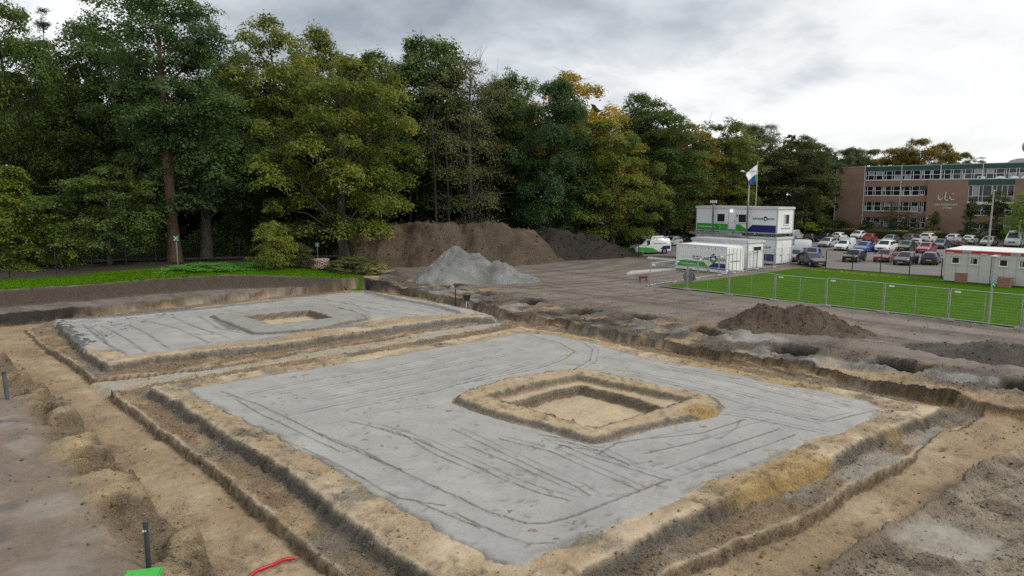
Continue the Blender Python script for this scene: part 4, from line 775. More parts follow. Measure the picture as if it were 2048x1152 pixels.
heap('earth_heap', [(15.8, 41.6, 2.9, 2.3, -0.4, 1.25, 0.8), (17.6, 41.0, 2.9, 2.3, -0.4, 1.15, 0.75), (19.0, 39.6, 2.2, 1.7, -0.5, 0.75, 0.9)], 0.11, EARTH_MID, 'low brown earth heap on the haul road before the lawn', 0.22)
heap('gravel_heap', [(24.2, 33.6, 3.0, 1.7, -0.5, 0.62, 0.8), (26.6, 32.2, 3.2, 1.9, -0.5, 0.62, 0.8), (22.6, 35.0, 1.8, 1.0, -0.5, 0.35, 0.9)], 0.10, DARKGRAVEL, 'flat dark rubble heap at the right picture edge', 0.16)
# ------------------------------------------------------------------ galvanised fence panels
GALV = plain('galvanised_steel', (0.42, 0.44, 0.45), 0.42, 0.75, 0.15, 2.0); CONC = plain('concrete', (0.33, 0.32, 0.30), 0.9, bmp=0.4); WHITE = plain('white_plate', (0.75, 0.76, 0.76), 0.5, var=0.04)
def fence_panel(L, Hh=2.05):
    root = empty('fence_panel')
    for x in (0.05, L - 0.05): MB().tube([(x, 0, 0.02), (x, 0, Hh)], 0.036, 8).build('post', GALV, root, True)
    for z in (0.13, Hh): MB().tube([(0.05, 0, z), (L - 0.05, 0, z)], 0.028, 6).build('rail', GALV, root, True)
    MB().tube([(L / 2, 0, 0.13), (L / 2, 0, Hh)], 0.019, 6).build('centre_post', GALV, root, True)
    w = MB()
    for i in range(1, 11): w.tube([(0.05, 0.0, 0.13 + (Hh - 0.13) * i / 11), (L - 0.05, 0.0, 0.13 + (Hh - 0.13) * i / 11)], 0.0038, 3, False)
    for i in range(1, int(L / 0.16)): w.tube([(0.05 + i * 0.16, 0.006, 0.13), (0.05 + i * 0.16, 0.006, Hh)], 0.0016, 3, False)
    o = w.build('wire_mesh', GALV, root); o['kind'] = 'stuff'
    MB().box(0.28, 0.62, -0.035, -0.025, Hh - 0.20, Hh - 0.10).build('name_plate', WHITE, root)
    MB().prism([(-0.32, -0.10), (0.32, -0.10), (0.36, -0.06), (0.36, 0.06), (0.32, 0.10), (-0.32, 0.10), (-0.36, 0.06), (-0.36, -0.06)], 0.0, 0.13, 'xy').build('foot', CONC, root)
    MB().tube([(-0.05, -0.03, Hh * 0.86), (0.09, -0.03, Hh * 0.86)], 0.03, 6).build('clamp', GALV, root)
    return root
def fence_line(pts, labels, group):
    proto = None
    for i in range(len(pts) - 1):
        a, b = Vector(pts[i]), Vector(pts[i + 1]); L = (b - a).length
        if proto is None or abs(proto[1] - L) > 0.06: o = fence_panel(L); proto = (o, L)
        else: o = copy_tree(proto[0])
        o.location = (a.x, a.y, ground_z(a.x, a.y) + 0.01); o.rotation_euler = (0, 0, math.atan2(b.y - a.y, b.x - a.x)); tag(o, labels[i], 'fence panel', group)
f0, f1 = Vector(at(1299, 572)), Vector(at(2042, 660)); fr = [f0.lerp(f1, i / 7) for i in range(9)]
ordn = ['first', 'second', 'third', 'fourth', 'fifth', 'sixth', 'seventh', 'eighth']
fence_line([tuple(p) for p in fr], ['galvanised mesh fence panel before the lawn, %s from the corner by the cable drum' % k for k in ordn], 'fence panels before the lawn')
f2 = Vector(at(1579, 530)); bk = [f0.lerp(f2, i / 7) for i in range(8)]
fence_line([tuple(p) for p in bk], ['galvanised mesh fence panel running back past the containers, %s from the cable drum corner' % k for k in ordn], 'fence panels beside the containers')
# ------------------------------------------------------------------ dark mesh fences
DARKGREEN = plain('dark_fence', (0.018, 0.022, 0.020), 0.5, 0.2, 0.1)
def mesh_fence(name, pts, Hh, label, wires, zs=None, tall=()):
    root = empty(name, (0, 0, 0)); zs = zs or [ground_z(*p) for p in pts]
    for i, (p, z) in enumerate(zip(pts, zs)): MB().box(p[0] - 0.035, p[0] + 0.035, p[1] - 0.035, p[1] + 0.035, z - 0.1, z + Hh + (0.9 if i in tall else 0.06)).build('post', DARKGREEN, root)
    w = MB()
    for i in range(len(pts) - 1):
        a, b = pts[i], pts[i + 1]
        for k in range(wires): z = 0.08 + (Hh - 0.1) * k / (wires - 1); w.tube([(a[0], a[1], zs[i] + z), (b[0], b[1], zs[i + 1] + z)], 0.0055, 3, False)
        n = int(math.dist(a, b) / 0.12)
        for k in range(1, n): t = k / n; x, y, z = a[0] + (b[0] - a[0]) * t, a[1] + (b[1] - a[1]) * t, zs[i] + (zs[i + 1] - zs[i]) * t; w.tube([(x, y, z + 0.05), (x, y, z + Hh)], 0.0018, 3, False)
    o = w.build('wire_mesh', DARKGREEN, root); o['kind'] = 'stuff'; return tag(root, label, 'fence')
pp = [at(*p) for p in ((1606, 534), (1651, 538), (1704, 542), (1760, 547), (1818, 552), (1882, 557), (1949, 561), (2019, 568), (2100, 575))]
mesh_fence('mesh_fence', pp, 1.95, 'dark green mesh fence with slim posts between lawn and car park', 11, tall=(6,))
pp = [at(x, y, 1.0) for x, y in ((-60, 565), (20, 556), (113, 547), (185, 541), (253, 535), (313, 530), (427, 523), (480, 521), (560, 519), (620, 521), (690, 524))]
mesh_fence('mesh_fence', pp, 2.3, 'dark mesh fence along the edge of the wood behind the verge', 10)
pp = [at(x, y) for x, y in ((1200, 500), (1230, 503), (1258, 506), (1277, 516))]
mesh_fence('mesh_fence', pp, 1.9, 'thin wire fence on the grass patch left of the van', 8)
# ------------------------------------------------------------------ site containers and cabins
AX = Vector((0.578, -0.816)); AXR = math.atan2(AX.y, AX.x); AY = Vector((0.816, 0.578))
CW = plain('container_white', (0.77, 0.785, 0.785), 0.45, var=0.06, scale=1.2); CABIN = plain('cabin_white', (0.74, 0.755, 0.765), 0.5, var=0.05, scale=0.8); TRIM = plain('cabin_trim', (0.40, 0.43, 0.46), 0.45, var=0.08)
ROOFW = plain('roof_white', (0.72, 0.73, 0.73), 0.6, var=0.06); ROOFG = plain('roof_grey', (0.38, 0.39, 0.39), 0.7, var=0.12); GREEN = plain('livery_green', (0.035, 0.30, 0.030), 0.4, var=0.05); NAVY = plain('livery_navy', (0.012, 0.014, 0.14), 0.4, var=0.05)
INK = plain('lettering_dark', (0.020, 0.022, 0.045), 0.5, var=0.02); GLASS = plain('dark_glass', (0.018, 0.021, 0.026), 0.06, var=0.2, scale=0.6); CURTAIN = plain('curtain', (0.30, 0.31, 0.32), 0.8, var=0.2, scale=6); DARKSTEEL = plain('dark_steel', (0.10, 0.105, 0.11), 0.5, 0.4)
WHITEL = plain('lettering_white', (0.85, 0.86, 0.86), 0.5, var=0.02); WFRAME = plain('window_frame_white', (0.72, 0.73, 0.72), 0.45, var=0.04)
def logo(parent, x, y, z, h, axis='front'):          # hexagon cut into a navy cap, a pale middle and a green foot
    w = h * 0.36
    o1 = [(x - w, z + h * 0.06), (x - w, z + h * 0.28), (x, z + h * 0.5), (x + w, z + h * 0.28), (x + w, z + h * 0.06), (x, z + h * 0.26)]
    o1 = [(x - w, z), (x - w, z + h * 0.27), (x, z + h * 0.5), (x + w, z + h * 0.27), (x + w, z), (x + w * 0.62, z + h * 0.02), (x, z + h * 0.20), (x - w * 0.62, z + h * 0.02)]
    o2 = [(x - w, z - h * 0.01), (x - w * 0.62, z - h * 0.03), (x, z - h * 0.20), (x + w * 0.62, z - h * 0.03), (x + w, z - h * 0.01), (x + w, z - h * 0.27), (x, z - h * 0.5), (x - w, z - h * 0.27)]
    pl = 'xz' if axis == 'front' else 'yz'
    MB().prism(o1, y, y - 0.012 if axis == 'front' else y + 0.012, pl).build('logo_cap', NAVY, parent); MB().prism(o2, y, y - 0.012 if axis == 'front' else y + 0.012, pl).build('logo_foot', GREEN, parent)
def window(parent, x0, x1, z0, z1, y=0.0, axis='front', curtain=False, name='window'):
    fr = MB(); t = 0.07; d0, d1 = (-0.045, 0.0)
    def bx(m, a0, a1, c0, c1, e0, e1):
        if axis == 'front': m.box(a0, a1, y + e0, y + e1, c0, c1)
        else: m.box(y - e1, y - e0, a0, a1, c0, c1)
    bx(fr, x0 - t, x1 + t, z0 - t, z0, -0.05, 0.0); bx(fr, x0 - t, x1 + t, z1, z1 + t, -0.05, 0.0); bx(fr, x0 - t, x0, z0, z1, -0.05, 0.0); bx(fr, x1, x1 + t, z0, z1, -0.05, 0.0)
    w = fr.build(name, WFRAME, parent); g = MB(); bx(g, x0, x1, z0, z1, -0.018, -0.006); g.build('pane', GLASS, w)
    if curtain: g = MB(); bx(g, x0 + 0.05, x0 + (x1 - x0) * 0.42, z0 + 0.02, z1 - 0.02, -0.026, -0.019); g.build('curtain', CURTAIN, w)
    sl = MB(); bx(sl, x0 - t - 0.04, x1 + t + 0.04, z0 - t - 0.04, z0 - t - 0.003, -0.10, 0.0); sl.build('sill', WFRAME, w); return w
# big white container, corrugated, doors at the right-hand end
c0 = at(1352, 537); L, W, Hc = 6.65, 2.75, 2.78
root = tag(empty('shipping_container', (c0[0], c0[1], 0.03), AXR), 'large white corrugated container with navy and green logo nearest the lawn', 'container')
m = MB(); xs_ = np.arange(0.12, L - 0.12, 0.28); prof = [(0.10, 0.02)]
for x in xs_: prof += [(x, 0.03), (x + 0.05, 0.0), (x + 0.16, 0.0), (x + 0.21, 0.03)]
prof += [(L - 0.10, 0.02)]; prof = [p for p in prof if p[0] <= L - 0.10]
m.prism(prof + [(L - 0.10, W - 0.03), (0.10, W - 0.03)], 0.22, Hc - 0.16, 'xy'); m.build('wall', CW, root)
m = MB().box(0.10, L - 0.10, 0.10, W - 0.1, Hc - 0.158, Hc - 0.045)
for x in np.arange(0.25, L - 0.3, 0.28): m.box(x, x + 0.13, 0.10, W - 0.1, Hc - 0.045, Hc - 0.025)
m.build('roof', ROOFW, root)
for x in (0.0, L - 0.12):
    for y in (-0.02, W - 0.10): MB().box(x, x + 0.12, y, y + 0.12, 0.0, Hc).build('corner_post', CW, root)
MB().box(0.12, L - 0.12, -0.02, 0.08, Hc - 0.14, Hc - 0.02).build('top_rail', CW, root); MB().box(0.12, L - 0.12, -0.02, 0.10, 0.04, 0.22).build('bottom_rail', CW, root)
for xx in (1.9, 4.2): MB().box(xx, xx + 0.36, -0.026, -0.018, 0.07, 0.19).build('fork_pocket', DARKSTEEL, root)
for k in range(7): MB().box(0.8 + k * 0.86, 0.86 + k * 0.86, -0.03, 0.03, Hc - 0.36, Hc - 0.26).build('vent', plain('vent_grey', (0.35, 0.35, 0.34), 0.6), root)
for s in (0, 1):
    y0 = 0.11 + s * (W - 0.24) / 2; d = MB().box(L - 0.10, L - 0.03, y0, y0 + (W - 0.26) / 2, 0.22, Hc - 0.17).build('door', CW, root)
    for yy in (0.25, 0.85): MB().tube([(L - 0.01, y0 + yy, 0.3), (L - 0.01, y0 + yy, Hc - 0.25)], 0.022, 6).build('lock_bar', GALV, d)
MB().prism([(0.18, 0.35), (4.55, 0.35), (3.75, 1.02), (0.18, 1.02)], -0.004, -0.014).build('green_band', GREEN, root)
MB().prism([(4.2, 0.36), (6.5, 0.36), (6.5, 0.98), (5.0, 0.98), (4.55, 0.68)], -0.016, -0.024).build('navy_band', NAVY, root)
letter('EUROLAND', 0.50, (3.45, -0.012, 1.22), INK, root, sx=0.92); letter('BOUW', 0.46, (5.95, -0.012, 1.22), plain('lettering_grey', (0.10, 0.115, 0.12), 0.5), root, sx=0.85); logo(root, 4.95, -0.006, 1.42, 1.05)
letter('bouwen met daadkracht', 0.22, (1.75, -0.02, 0.62), WHITEL, root)
letter('EUROLAND BOUW', 0.17, (L + 0.0, W * 0.5, 1.15), INK, root, rot=(R(90), 0, R(90)))
def cabin(name, corner, L, W, Hc, z, label, trim=0.22):
    """site cabin whose near right-hand corner stands at corner; local x runs along the long front, the visible end faces +x"""
    o = Vector(corner) - AX * L; root = tag(empty(name, (o.x, o.y, z), AXR), label, 'cabin')
    MB().box(0.05, L - 0.05, 0.05, W - 0.05, 0.12, Hc - trim).build('wall', CABIN, root)
    for x in (0, L - 0.10):
        for y in (0, W - 0.10): MB().box(x, x + 0.10, y, y + 0.10, 0.0, Hc - trim).build('corner_post', TRIM, root)
    MB().box(0.1, L - 0.1, 0.01, W - 0.01, 0.0, 0.118).build('base_rail', TRIM, root)
    MB().prism([(-0.08, -0.08), (L + 0.08, -0.08), (L + 0.08, W + 0.08), (-0.08, W + 0.08)], Hc - trim + 0.003, Hc, 'xy').build('fascia', plain('fascia_pale', (0.55, 0.57, 0.58), 0.5), root)
    MB().box(0.02, L - 0.02, 0.02, W - 0.02, Hc + 0.002, Hc + 0.05).build('roof', ROOFG, root); return root
bc = at(1494, 541); b = cabin('site_cabin', bc, 7.6, 2.85, 3.0, 0.12, 'low white cabin between the container and the stacked pair, slit window in its end')
window(b, 1.0, 2.35, 1.95, 2.35, 7.55, 'side'); letter('EUROLAND BOUW', 0.19, (7.56, 1.35, 0.78), INK, b, rot=(R(90), 0, R(90))); MB().box(7.56, 7.58, 0.5, 2.4, 0.25, 1.95).build('door', CABIN, b)
cc = at(1550.5, 531); c = cabin('site_cabin', cc, 11.6, 3.2, 3.05, 0.12, 'lower white cabin of the stacked pair, logo half hidden')
MB().box(11.56, 11.585, 1.2, 2.3, 0.3, 2.5).build('door', CABIN, c); letter('EUROLAND BOUW', 0.2, (11.56, 1.7, 0.9), INK, c, rot=(R(90), 0, R(90)))
letter('BOUW', 0.36, (10.35, 0.03, 1.75), INK, c); logo(c, 9.3, 0.04, 1.9, 0.95); MB().prism([(6.5, 0.30), (11.35, 0.30), (11.35, 1.12), (7.2, 1.12)], 0.045, 0.03).build('navy_band', NAVY, c)
u = cabin('site_cabin', cc, 11.6, 3.2, 3.05, 3.55, 'upper white cabin stacked on top with two windows and a door lamp')
for x0, x1, cu in ((3.25, 4.35, False), (6.35, 7.4, False)): window(u, x0, x1, 1.22, 2.15, 0.05, 'front', cu)
MB().box(4.95, 5.95, 0.015, 0.048, 0.35, 2.35).build('door', CABIN, u); d = [k for k in u.children if k.name.startswith('door')][0]
MB().box(4.88, 4.945, 0.0, 0.048, 0.35, 2.42).build('jamb', TRIM, d); MB().box(5.955, 6.02, 0.0, 0.048, 0.35, 2.42).build('jamb', TRIM, d); MB().tube([(5.82, -0.02, 1.25), (5.82, -0.02, 1.45)], 0.025, 6).build('handle', DARKSTEEL, d)
MB().box(6.12, 6.2, 0.02, 0.048, 1.8, 2.1).build('key_box', DARKSTEEL, u); MB().box(6.05, 6.28, 0.02, 0.048, 2.0, 2.08).build('bracket', DARKSTEEL, u)
lm, lb = new_mat('door_lamp_glow'); lb.inputs['Emission Color'].default_value = (1.0, 0.86, 0.82, 1); lb.inputs['Emission Strength'].default_value = 2.2
MB().lathe([(0.05, -0.1), (0.14, -0.06), (0.16, 0.0), (0.12, 0.05), (0.03, 0.08)], 10, (5.3, -0.03, 2.58)).build('door_lamp', lm, u, True)
MB().prism([(0.15, 0.14), (7.9, 0.14), (6.6, 0.95), (0.15, 0.95)], 0.045, 0.034).build('green_band', GREEN, u); MB().prism([(7.3, 0.145), (11.4, 0.145), (11.4, 0.98), (8.3, 0.98)], 0.030, 0.020).build('navy_band', NAVY, u)
letter('bouwen met daadkracht', 0.27, (1.75, 0.025, 0.48), WHITEL, u); letter('EUROLAND', 0.34, (9.05, 0.03, 1.60), INK, u, sx=0.85); letter('BOUW', 0.34, (11.05 - 0.35, 0.03, 1.60), INK, u, sx=0.85); logo(u, 10.0, 0.045, 1.72, 0.62)
window(u, 1.35, 2.25, 1.15, 2.2, 11.55, 'side', True); letter('EUROLAND BOUW', 0.2, (11.56, 1.7, 0.55), INK, u, rot=(R(90), 0, R(90)))
for x in (0.4, 5.5, 11.0):
    for y in (0.25, 2.8): MB().box(x, x + 0.3, y, y + 0.3, -0.38, -0.002).build('spacer_block', DARKSTEEL, u)
# things on the lower roof: landing with rail, beams, floodlight post, flag post
def onroof(lx, ly, z=0.0): v = Vector(cc) - AX * 11.6 + AX * lx + AY * ly; return (v.x, v.y, z)
ld = tag(empty('landing', onroof(4.6, -1.25, 3.18), AXR), 'grey steel landing with railing before the upper cabin door', 'landing')
MB().box(0, 2.4, 0, 1.2, 0.35, 0.42).build('deck', GALV, ld)
for x in (0.04, 1.2, 2.3): MB().tube([(x, 0.03, 0.42), (x, 0.03, 1.55)], 0.03, 6).build('post', GALV, ld)
for z in (1.0, 1.55): MB().tube([(0.04, 0.03, z), (2.3, 0.03, z)], 0.025, 6).build('rail', GALV, ld)
for x in (0.1, 2.2): MB().box(x, x + 0.1, 0.1, 1.1, 0.0, 0.348).build('leg', DARKSTEEL, ld)
for k, (lx, ly, ln, lab) in enumerate(((0.8, -2.9, 8.6, 'long grey steel beam lying along the front of the cabin roof'), (1.2, -2.1, 7.6, 'second grey steel beam lying behind the first on the cabin roof'))):
    t = tag(empty('steel_beam', onroof(lx + 0.6, ly, 3.18), AXR), lab, 'beam'); MB().box(0, ln - 1.2, 0, 0.28, 0.12, 0.40).build('beam', GALV, t)
    for x in (0.7, ln - 2.3): MB().box(x, x + 0.22, -0.05, 0.33, 0.0, 0.118).build('support', DARKSTEEL, t); MB().box(x, x + 0.2, -0.06, 0.34, 0.402, 0.56).build('bracket', DARKSTEEL, t)
def roof_post(lx, top, lab, flood):
    t = tag(empty('floodlight_post' if flood else 'steel_post', onroof(lx, -0.45, 3.18), AXR), lab, 'post'); MB().box(-0.075, 0.075, -0.075, 0.075, 0.0, top).build('pole', plain('post_grey', (0.22, 0.23, 0.235), 0.5, 0.5), t)
    MB().box(-0.2, 0.2, -0.2, 0.2, -0.02, 0.02).build('foot_plate', DARKSTEEL, t)
    if flood:
        MB().box(-0.5, 0.5, -0.04, 0.04, top, top + 0.06).build('crossbar', DARKSTEEL, t)
        for x in (-0.42, 0.1): f = MB().box(x, x + 0.34, -0.12, 0.10, top + 0.1, top + 0.42).build('floodlight', plain('lamp_housing', (0.45, 0.46, 0.47), 0.4, 0.5), t); MB().box(x + 0.03, x + 0.31, -0.135, -0.122, top + 0.13, top + 0.39).build('lens', plain('lamp_lens', (0.6, 0.62, 0.63), 0.15), f)
roof_post(2.95, 3.75, 'grey post with twin floodlights in front of the upper cabin', True); roof_post(7.9, 4.0, 'plain grey post in front of the upper cabin under the flag', False)
fl = (31.2, 88.0, 0.05); F_ = tag(empty('flag_pole', fl), 'white, navy and green flag on its pole above the cabins', 'flag'); MB().tube([(0, 0, 0), (0, 0, 12.0)], [0.06, 0.035], 8).build('pole', plain('pole_pale', (0.5, 0.5, 0.48), 0.5), F_, True)
MB().lathe([(0.02, 0), (0.07, 0.05), (0.02, 0.12)], 8, (0, 0, 12.0)).build('finial', WHITE, F_, True)
# cloth hanging in the wind: the free end falls and folds
nu, nv = 15, 13
def flagpt(u, v): d = 1.55 * u * (0.55 + 0.4 * (1 - v)); return (-0.03 - d, -0.10 * math.sin(u * 7 + v * 2) * u - 0.12 * u * math.sin(v * 5), 11.75 - 2.05 * v * (1 - 0.1 * u) - 1.25 * u**1.3 * (1 - 0.35 * v))
for nm, mt, v0, v1, u0, u1 in (('white_field', WHITEL, 0.0, 0.58, 0, 1), ('navy_field', plain('flag_navy', (0.012, 0.06, 0.33), 0.7), 0.58, 1.0, 0.26, 1), ('green_field', plain('flag_green', (0.02, 0.34, 0.10), 0.7), 0.58, 1.0, 0, 0.26)):
    Vv = []; Ff = []
    for i in range(nu + 1):
        for j in range(nv + 1): Vv.append(flagpt(u0 + (u1 - u0) * i / nu, v0 + (v1 - v0) * j / nv))
    for i in range(nu):
        for j in range(nv): a = i * (nv + 1) + j; Ff.append((a, a + 1, a + nv + 2, a + nv + 1))
    me = npmesh(nm, np.array(Vv), np.array(Ff), True); o = link(nm, me, mt, F_); sm = o.modifiers.new('thick', 'SOLIDIFY'); sm.thickness = 0.01
letter('EUROLAND BOUW', 0.14, (-0.45, -0.10, 10.9), INK, F_)
# four-armed lamp mast behind the cabins
lx, ly = 35.7, 104.0; M_ = tag(empty('lamp_mast', (lx, ly, 0)), 'tall pale lamp mast with four heads behind the cabins', 'lamp'); MB().tube([(0, 0, 0), (0, 0, 11.2)], [0.16, 0.09], 10).build('pole', plain('mast_pale', (0.42, 0.40, 0.36), 0.6), M_, True)
for a, z in ((0.2, 11.5), (3.0, 11.5), (1.2, 10.9), (4.3, 10.9)):
    x, y = math.cos(a), math.sin(a); MB().tube([(0, 0, z - 0.7), (x * 0.5, y * 0.5, z - 0.1), (x * 0.95, y * 0.95, z)], 0.04, 6).build('arm', plain('mast_pale', (0, 0, 0)), M_, True); MB().lathe([(0.1, -0.1), (0.34, -0.06), (0.36, 0.03), (0.22, 0.14), (0.05, 0.18)], 10, (x * 1.05, y * 1.05, z)).build('lamp_head', plain('lamp_head', (0.55, 0.54, 0.50), 0.5), M_, True)
# ------------------------------------------------------------------ portable washroom units at the right
tc0 = at(1886, 563); TR = math.atan2(E1[1], E1[0]); RED = plain('red_stripe', (0.50, 0.02, 0.02), 0.45, var=0.05); UNITW = plain('unit_panel', (0.50, 0.50, 0.47), 0.55, var=0.07)
for k, (x0, lab) in enumerate(((0.0, 'grey portable unit with red roof stripe beside the dark fence, left of the pair'), (3.65, 'grey portable unit with red roof stripe nearest the right picture edge'))):
    o = Vector(tc0) + Vector(E1) * x0; t = tag(empty('portable_unit', (o.x, o.y, 0.05), TR), lab, 'cabin'); Lu, Wu, Hu = 3.6, 6.2, 2.95
    MB().box(0.0, Lu, 0.0, Wu, 0.08, Hu - 0.28).build('wall', UNITW, t)
    for i in range(5): MB().box(0.02 + i * 0.9 - (0.02 if i else 0), 0.05 + i * 0.9 - (0.05 if i == 4 else 0), -0.012, -0.002, 0.1, Hu - 0.3).build('panel_seam', plain('seam', (0.36, 0.36, 0.34), 0.6), t)
    MB().box(-0.02, Lu + 0.02, -0.04, Wu + 0.04, Hu - 0.278, Hu - 0.02).build('red_stripe', RED, t); MB().box(-0.01, Lu + 0.01, -0.02, Wu + 0.02, Hu - 0.018, Hu + 0.04).build('roof', ROOFW, t); MB().box(0.1, Lu - 0.1, 0.1, Wu - 0.1, 0.0, 0.078).build('base', DARKSTEEL, t)
    for x in (0.35, 3.0): MB().box(x - 0.22, x + 0.30, -0.052, -0.042, Hu - 0.36, Hu - 0.22).build('stripe_gap', UNITW, t)
    MB().box(1.35, 2.05, -0.05, -0.042, Hu - 0.26, Hu - 0.05).build('name_plate', plain('plate_grey', (0.40, 0.40, 0.41), 0.5), t); letter('verhuur', 0.16, (1.7, -0.052, Hu - 0.2), INK, t)
    for x in (0.62, 2.05): w = window(t, x, x + 0.52, 1.75, 2.25, -0.002, 'front', x > 1); MB().box(x - 0.12, x + 0.64, -0.12, -0.0, 2.33, 2.38).build('hood', plain('seam', (0, 0, 0)), w)
BRICK = plain('brick_pack', (0.30, 0.155, 0.115), 0.85, var=0.25, scale=9, bmp=0.4)
for (px, py, lab) in ((1909, 565, 'square stack of reddish bricks at the left end of the portable units'), (1993, 575, 'square stack of reddish bricks behind the pole with the green sign')):
    o = at(px, py); t = tag(empty('brick_stack', (o[0], o[1], 0.05), TR), lab, 'bricks')
    for k in range(4): MB().box(0.012 * (k % 2), 0.95 + 0.012 * (k % 2), 0.01 * (k % 3), 0.95, k * 0.215, k * 0.215 + 0.205).build('brick_layer', BRICK, t)
    MB().box(-0.02, 0.98, -0.02, 0.97, 0.862, 0.875).build('cover_board', plain('board_tan', (0.33, 0.24, 0.16), 0.8), t)
o = at(1933, 563); t = tag(empty('steel_trestle', (o[0], o[1], 0.05), TR), 'small grey metal trestle beside the left brick stack', 'trestle'); MB().box(0, 0.6, 0, 0.5, 0.42, 0.48).build('top', GALV, t)
for x in (0.04, 0.52): MB().box(x, x + 0.05, 0.02, 0.48, 0, 0.418).build('leg', DARKSTEEL, t)
o = at(1966, 564); t = tag(empty('red_pump', (o[0], o[1], 0.05), TR), 'small red box on the ground before the portable units', 'box'); MB().box(0, 0.34, 0, 0.3, 0.04, 0.26).build('body', RED, t, bevel=0.03); MB().box(0.1, 0.24, 0.1, 0.2, 0.262, 0.33).build('knob', DARKSTEEL, t); MB().box(0.02, 0.32, 0.02, 0.28, 0, 0.038).build('base', DARKSTEEL, t)
a = Vector((*at(1950, 562), 0.1)); b3 = Vector((*(Vector(tc0) + Vector(E1) * 6.2 - Vector(E2) * 0.15), 2.6)); pts = [a.lerp(b3, i / 12) - Vector((0, 0, 0.55 * math.sin(math.pi * i / 12) * (1 - 0.3 * i / 12))) for i in range(13)]
tag(MB().tube(pts, 0.035, 6).build('power_cable', plain('cable_grey', (0.10, 0.10, 0.10), 0.6), None, True), 'dark cable slung from the unit roof down to the ground', 'cable')
# ------------------------------------------------------------------ green assembly-point signs
SIGN = plain('sign_green', (0.0, 0.22, 0.12), 0.4, var=0.03)
def assembly_sign(px, py, z, poleh, signz, size, lab, pole_r=0.03, cap=False):
    o = at(px, py, z); t = tag(empty('assembly_sign', (o[0], o[1], z)), lab, 'sign'); MB().tube([(0, 0, -0.1), (0, 0, poleh)], [pole_r * 1.2, pole_r], 8).build('pole', plain('pole_galv', (0.36, 0.37, 0.37), 0.5, 0.4), t, True)
    p = MB().box(-size / 2, size / 2, -pole_r - 0.03, -pole_r - 0.015, signz, signz + size).build('plate', SIGN, t); y = -pole_r - 0.034
    s = size
    for (cx, cz) in ((-0.3, -0.3), (0.3, -0.3), (-0.3, 0.3), (0.3, 0.3)):
        k = 0.16; sx, sz = (1 if cx < 0 else -1), (1 if cz < 0 else -1); q = [(cx * s - sx * 0.1 * s, (cz) * s - sz * 0.1 * s), (cx * s + sx * 0.13 * s, cz * s - sz * 0.02 * s), (cx * s - sx * 0.02 * s, cz * s + sz * 0.13 * s)]
        MB().prism([(a_, signz + s / 2 + b_) for a_, b_ in q], y, y + 0.004).build('arrow', WHITEL, p)
    MB().prism([(0.13 * s * math.cos(i), signz + s / 2 + 0.17 * s * math.sin(i)) for i in np.linspace(0, 6.283, 9)[:-1]], y, y + 0.004).build('people_mark', WHITEL, p)
    if cap: MB().lathe([(0.05, 0), (0.22, 0.05), (0.24, 0.10), (0.05, 0.16)], 10, (0, 0, poleh)).build('lamp_head', plain('lamp_head', (0.55, 0.54, 0.50), 0.5), t, True); MB().tube([(0, 0, poleh * 0.78), (0.35, 0, poleh * 0.72)], 0.02, 6).build('bracket', DARKSTEEL, t)
assembly_sign(1977, 648, 0.03, 4.15, 2.35, 0.32, 'green sign with white arrows on a grey lamp post before the lawn', 0.055, True)
assembly_sign(356, 534, 1.02, 3.0, 2.55, 0.5, 'green sign with white arrows in front of the giant brown trunk')
assembly_sign(636, 528, 0.9, 2.3, 1.8, 0.42, 'green sign with white arrows above the stone stack')
# stacked stones under that sign
o = at(640, 536, 0.8); t = tag(empty('stone_stack', (o[0], o[1], 0.82)), 'round low stack of pinkish paving stones on the verge', 'stones'); rr = random.Random(4); ST = plain('paving_stone', (0.36, 0.27, 0.22), 0.85, var=0.2, scale=6, bmp=0.4)
sb = MB().box(-0.12, 0.12, -0.08, 0.08, -0.055, 0.055).build('stone', ST, t); first = True
for k in range(7):
    for j in range(12):
        a_ = 2 * math.pi * (j + 0.5 * (k % 2)) / 12; s = sb if first else sb.copy()
        if not first: C.objects.link(s); s.parent = t
        first = False; s.location = (0.72 * math.cos(a_) + rr.uniform(-.04, .04), 0.72 * math.sin(a_) + rr.uniform(-.04, .04), 0.06 + k * 0.13); s.rotation_euler = (rr.uniform(-.1, .1), rr.uniform(-.1, .1), a_ + math.pi / 2 + rr.uniform(-.15, .15)); s.scale = (1.45, 1.9, 1.05)
MB().lathe([(0.55, 0.0), (0.66, 0.3), (0.62, 0.86), (0.2, 0.90)], 14).build('core', ST, t)
# ------------------------------------------------------------------ small things on the site
def gz(px, py, z0): x, y = at(px, py, z0); return x, y, ground_z(x, y)
PIPE = plain('grey_pvc', (0.045, 0.052, 0.058), 0.38, var=0.12)
x, y, z = gz(297, 1128, -0.15); t = tag(empty('standpipe', (x, y, z)), 'dark grey plastic standpipe with a sticker beside the green box', 'pipe'); MB().tube([(0, 0, -0.3), (0.0, 0, 1.02)], 0.055, 20).build('pipe', PIPE, t, True)
MB().lathe([(0.060, 0.0), (0.060, 0.13), (0.052, 0.14), (0.0, 0.141)], 20, (0, 0, 1.0)).build('cap', PIPE, t, True); MB().box(-0.045, -0.005, -0.0585, -0.0565, 0.90, 0.955).build('sticker', WHITE, t); MB().box(0.012, 0.035, -0.0575, -0.0555, 0.91, 0.95).build('sticker', WHITE, t)
x, y, z = gz(15, 800, -0.15); t = tag(empty('standpipe', (x, y, z)), 'plain grey plastic standpipe at the left picture edge', 'pipe'); MB().tube([(0, 0, -0.3), (-0.03, 0, 1.12)], 0.075, 18).build('pipe', plain('grey_pvc_light', (0.085, 0.095, 0.105), 0.4), t, True); MB().lathe([(0.080, 0), (0.080, 0.1), (0.0, 0.101)], 18, (-0.03, 0, 1.06)).build('socket', PIPE, t, True)
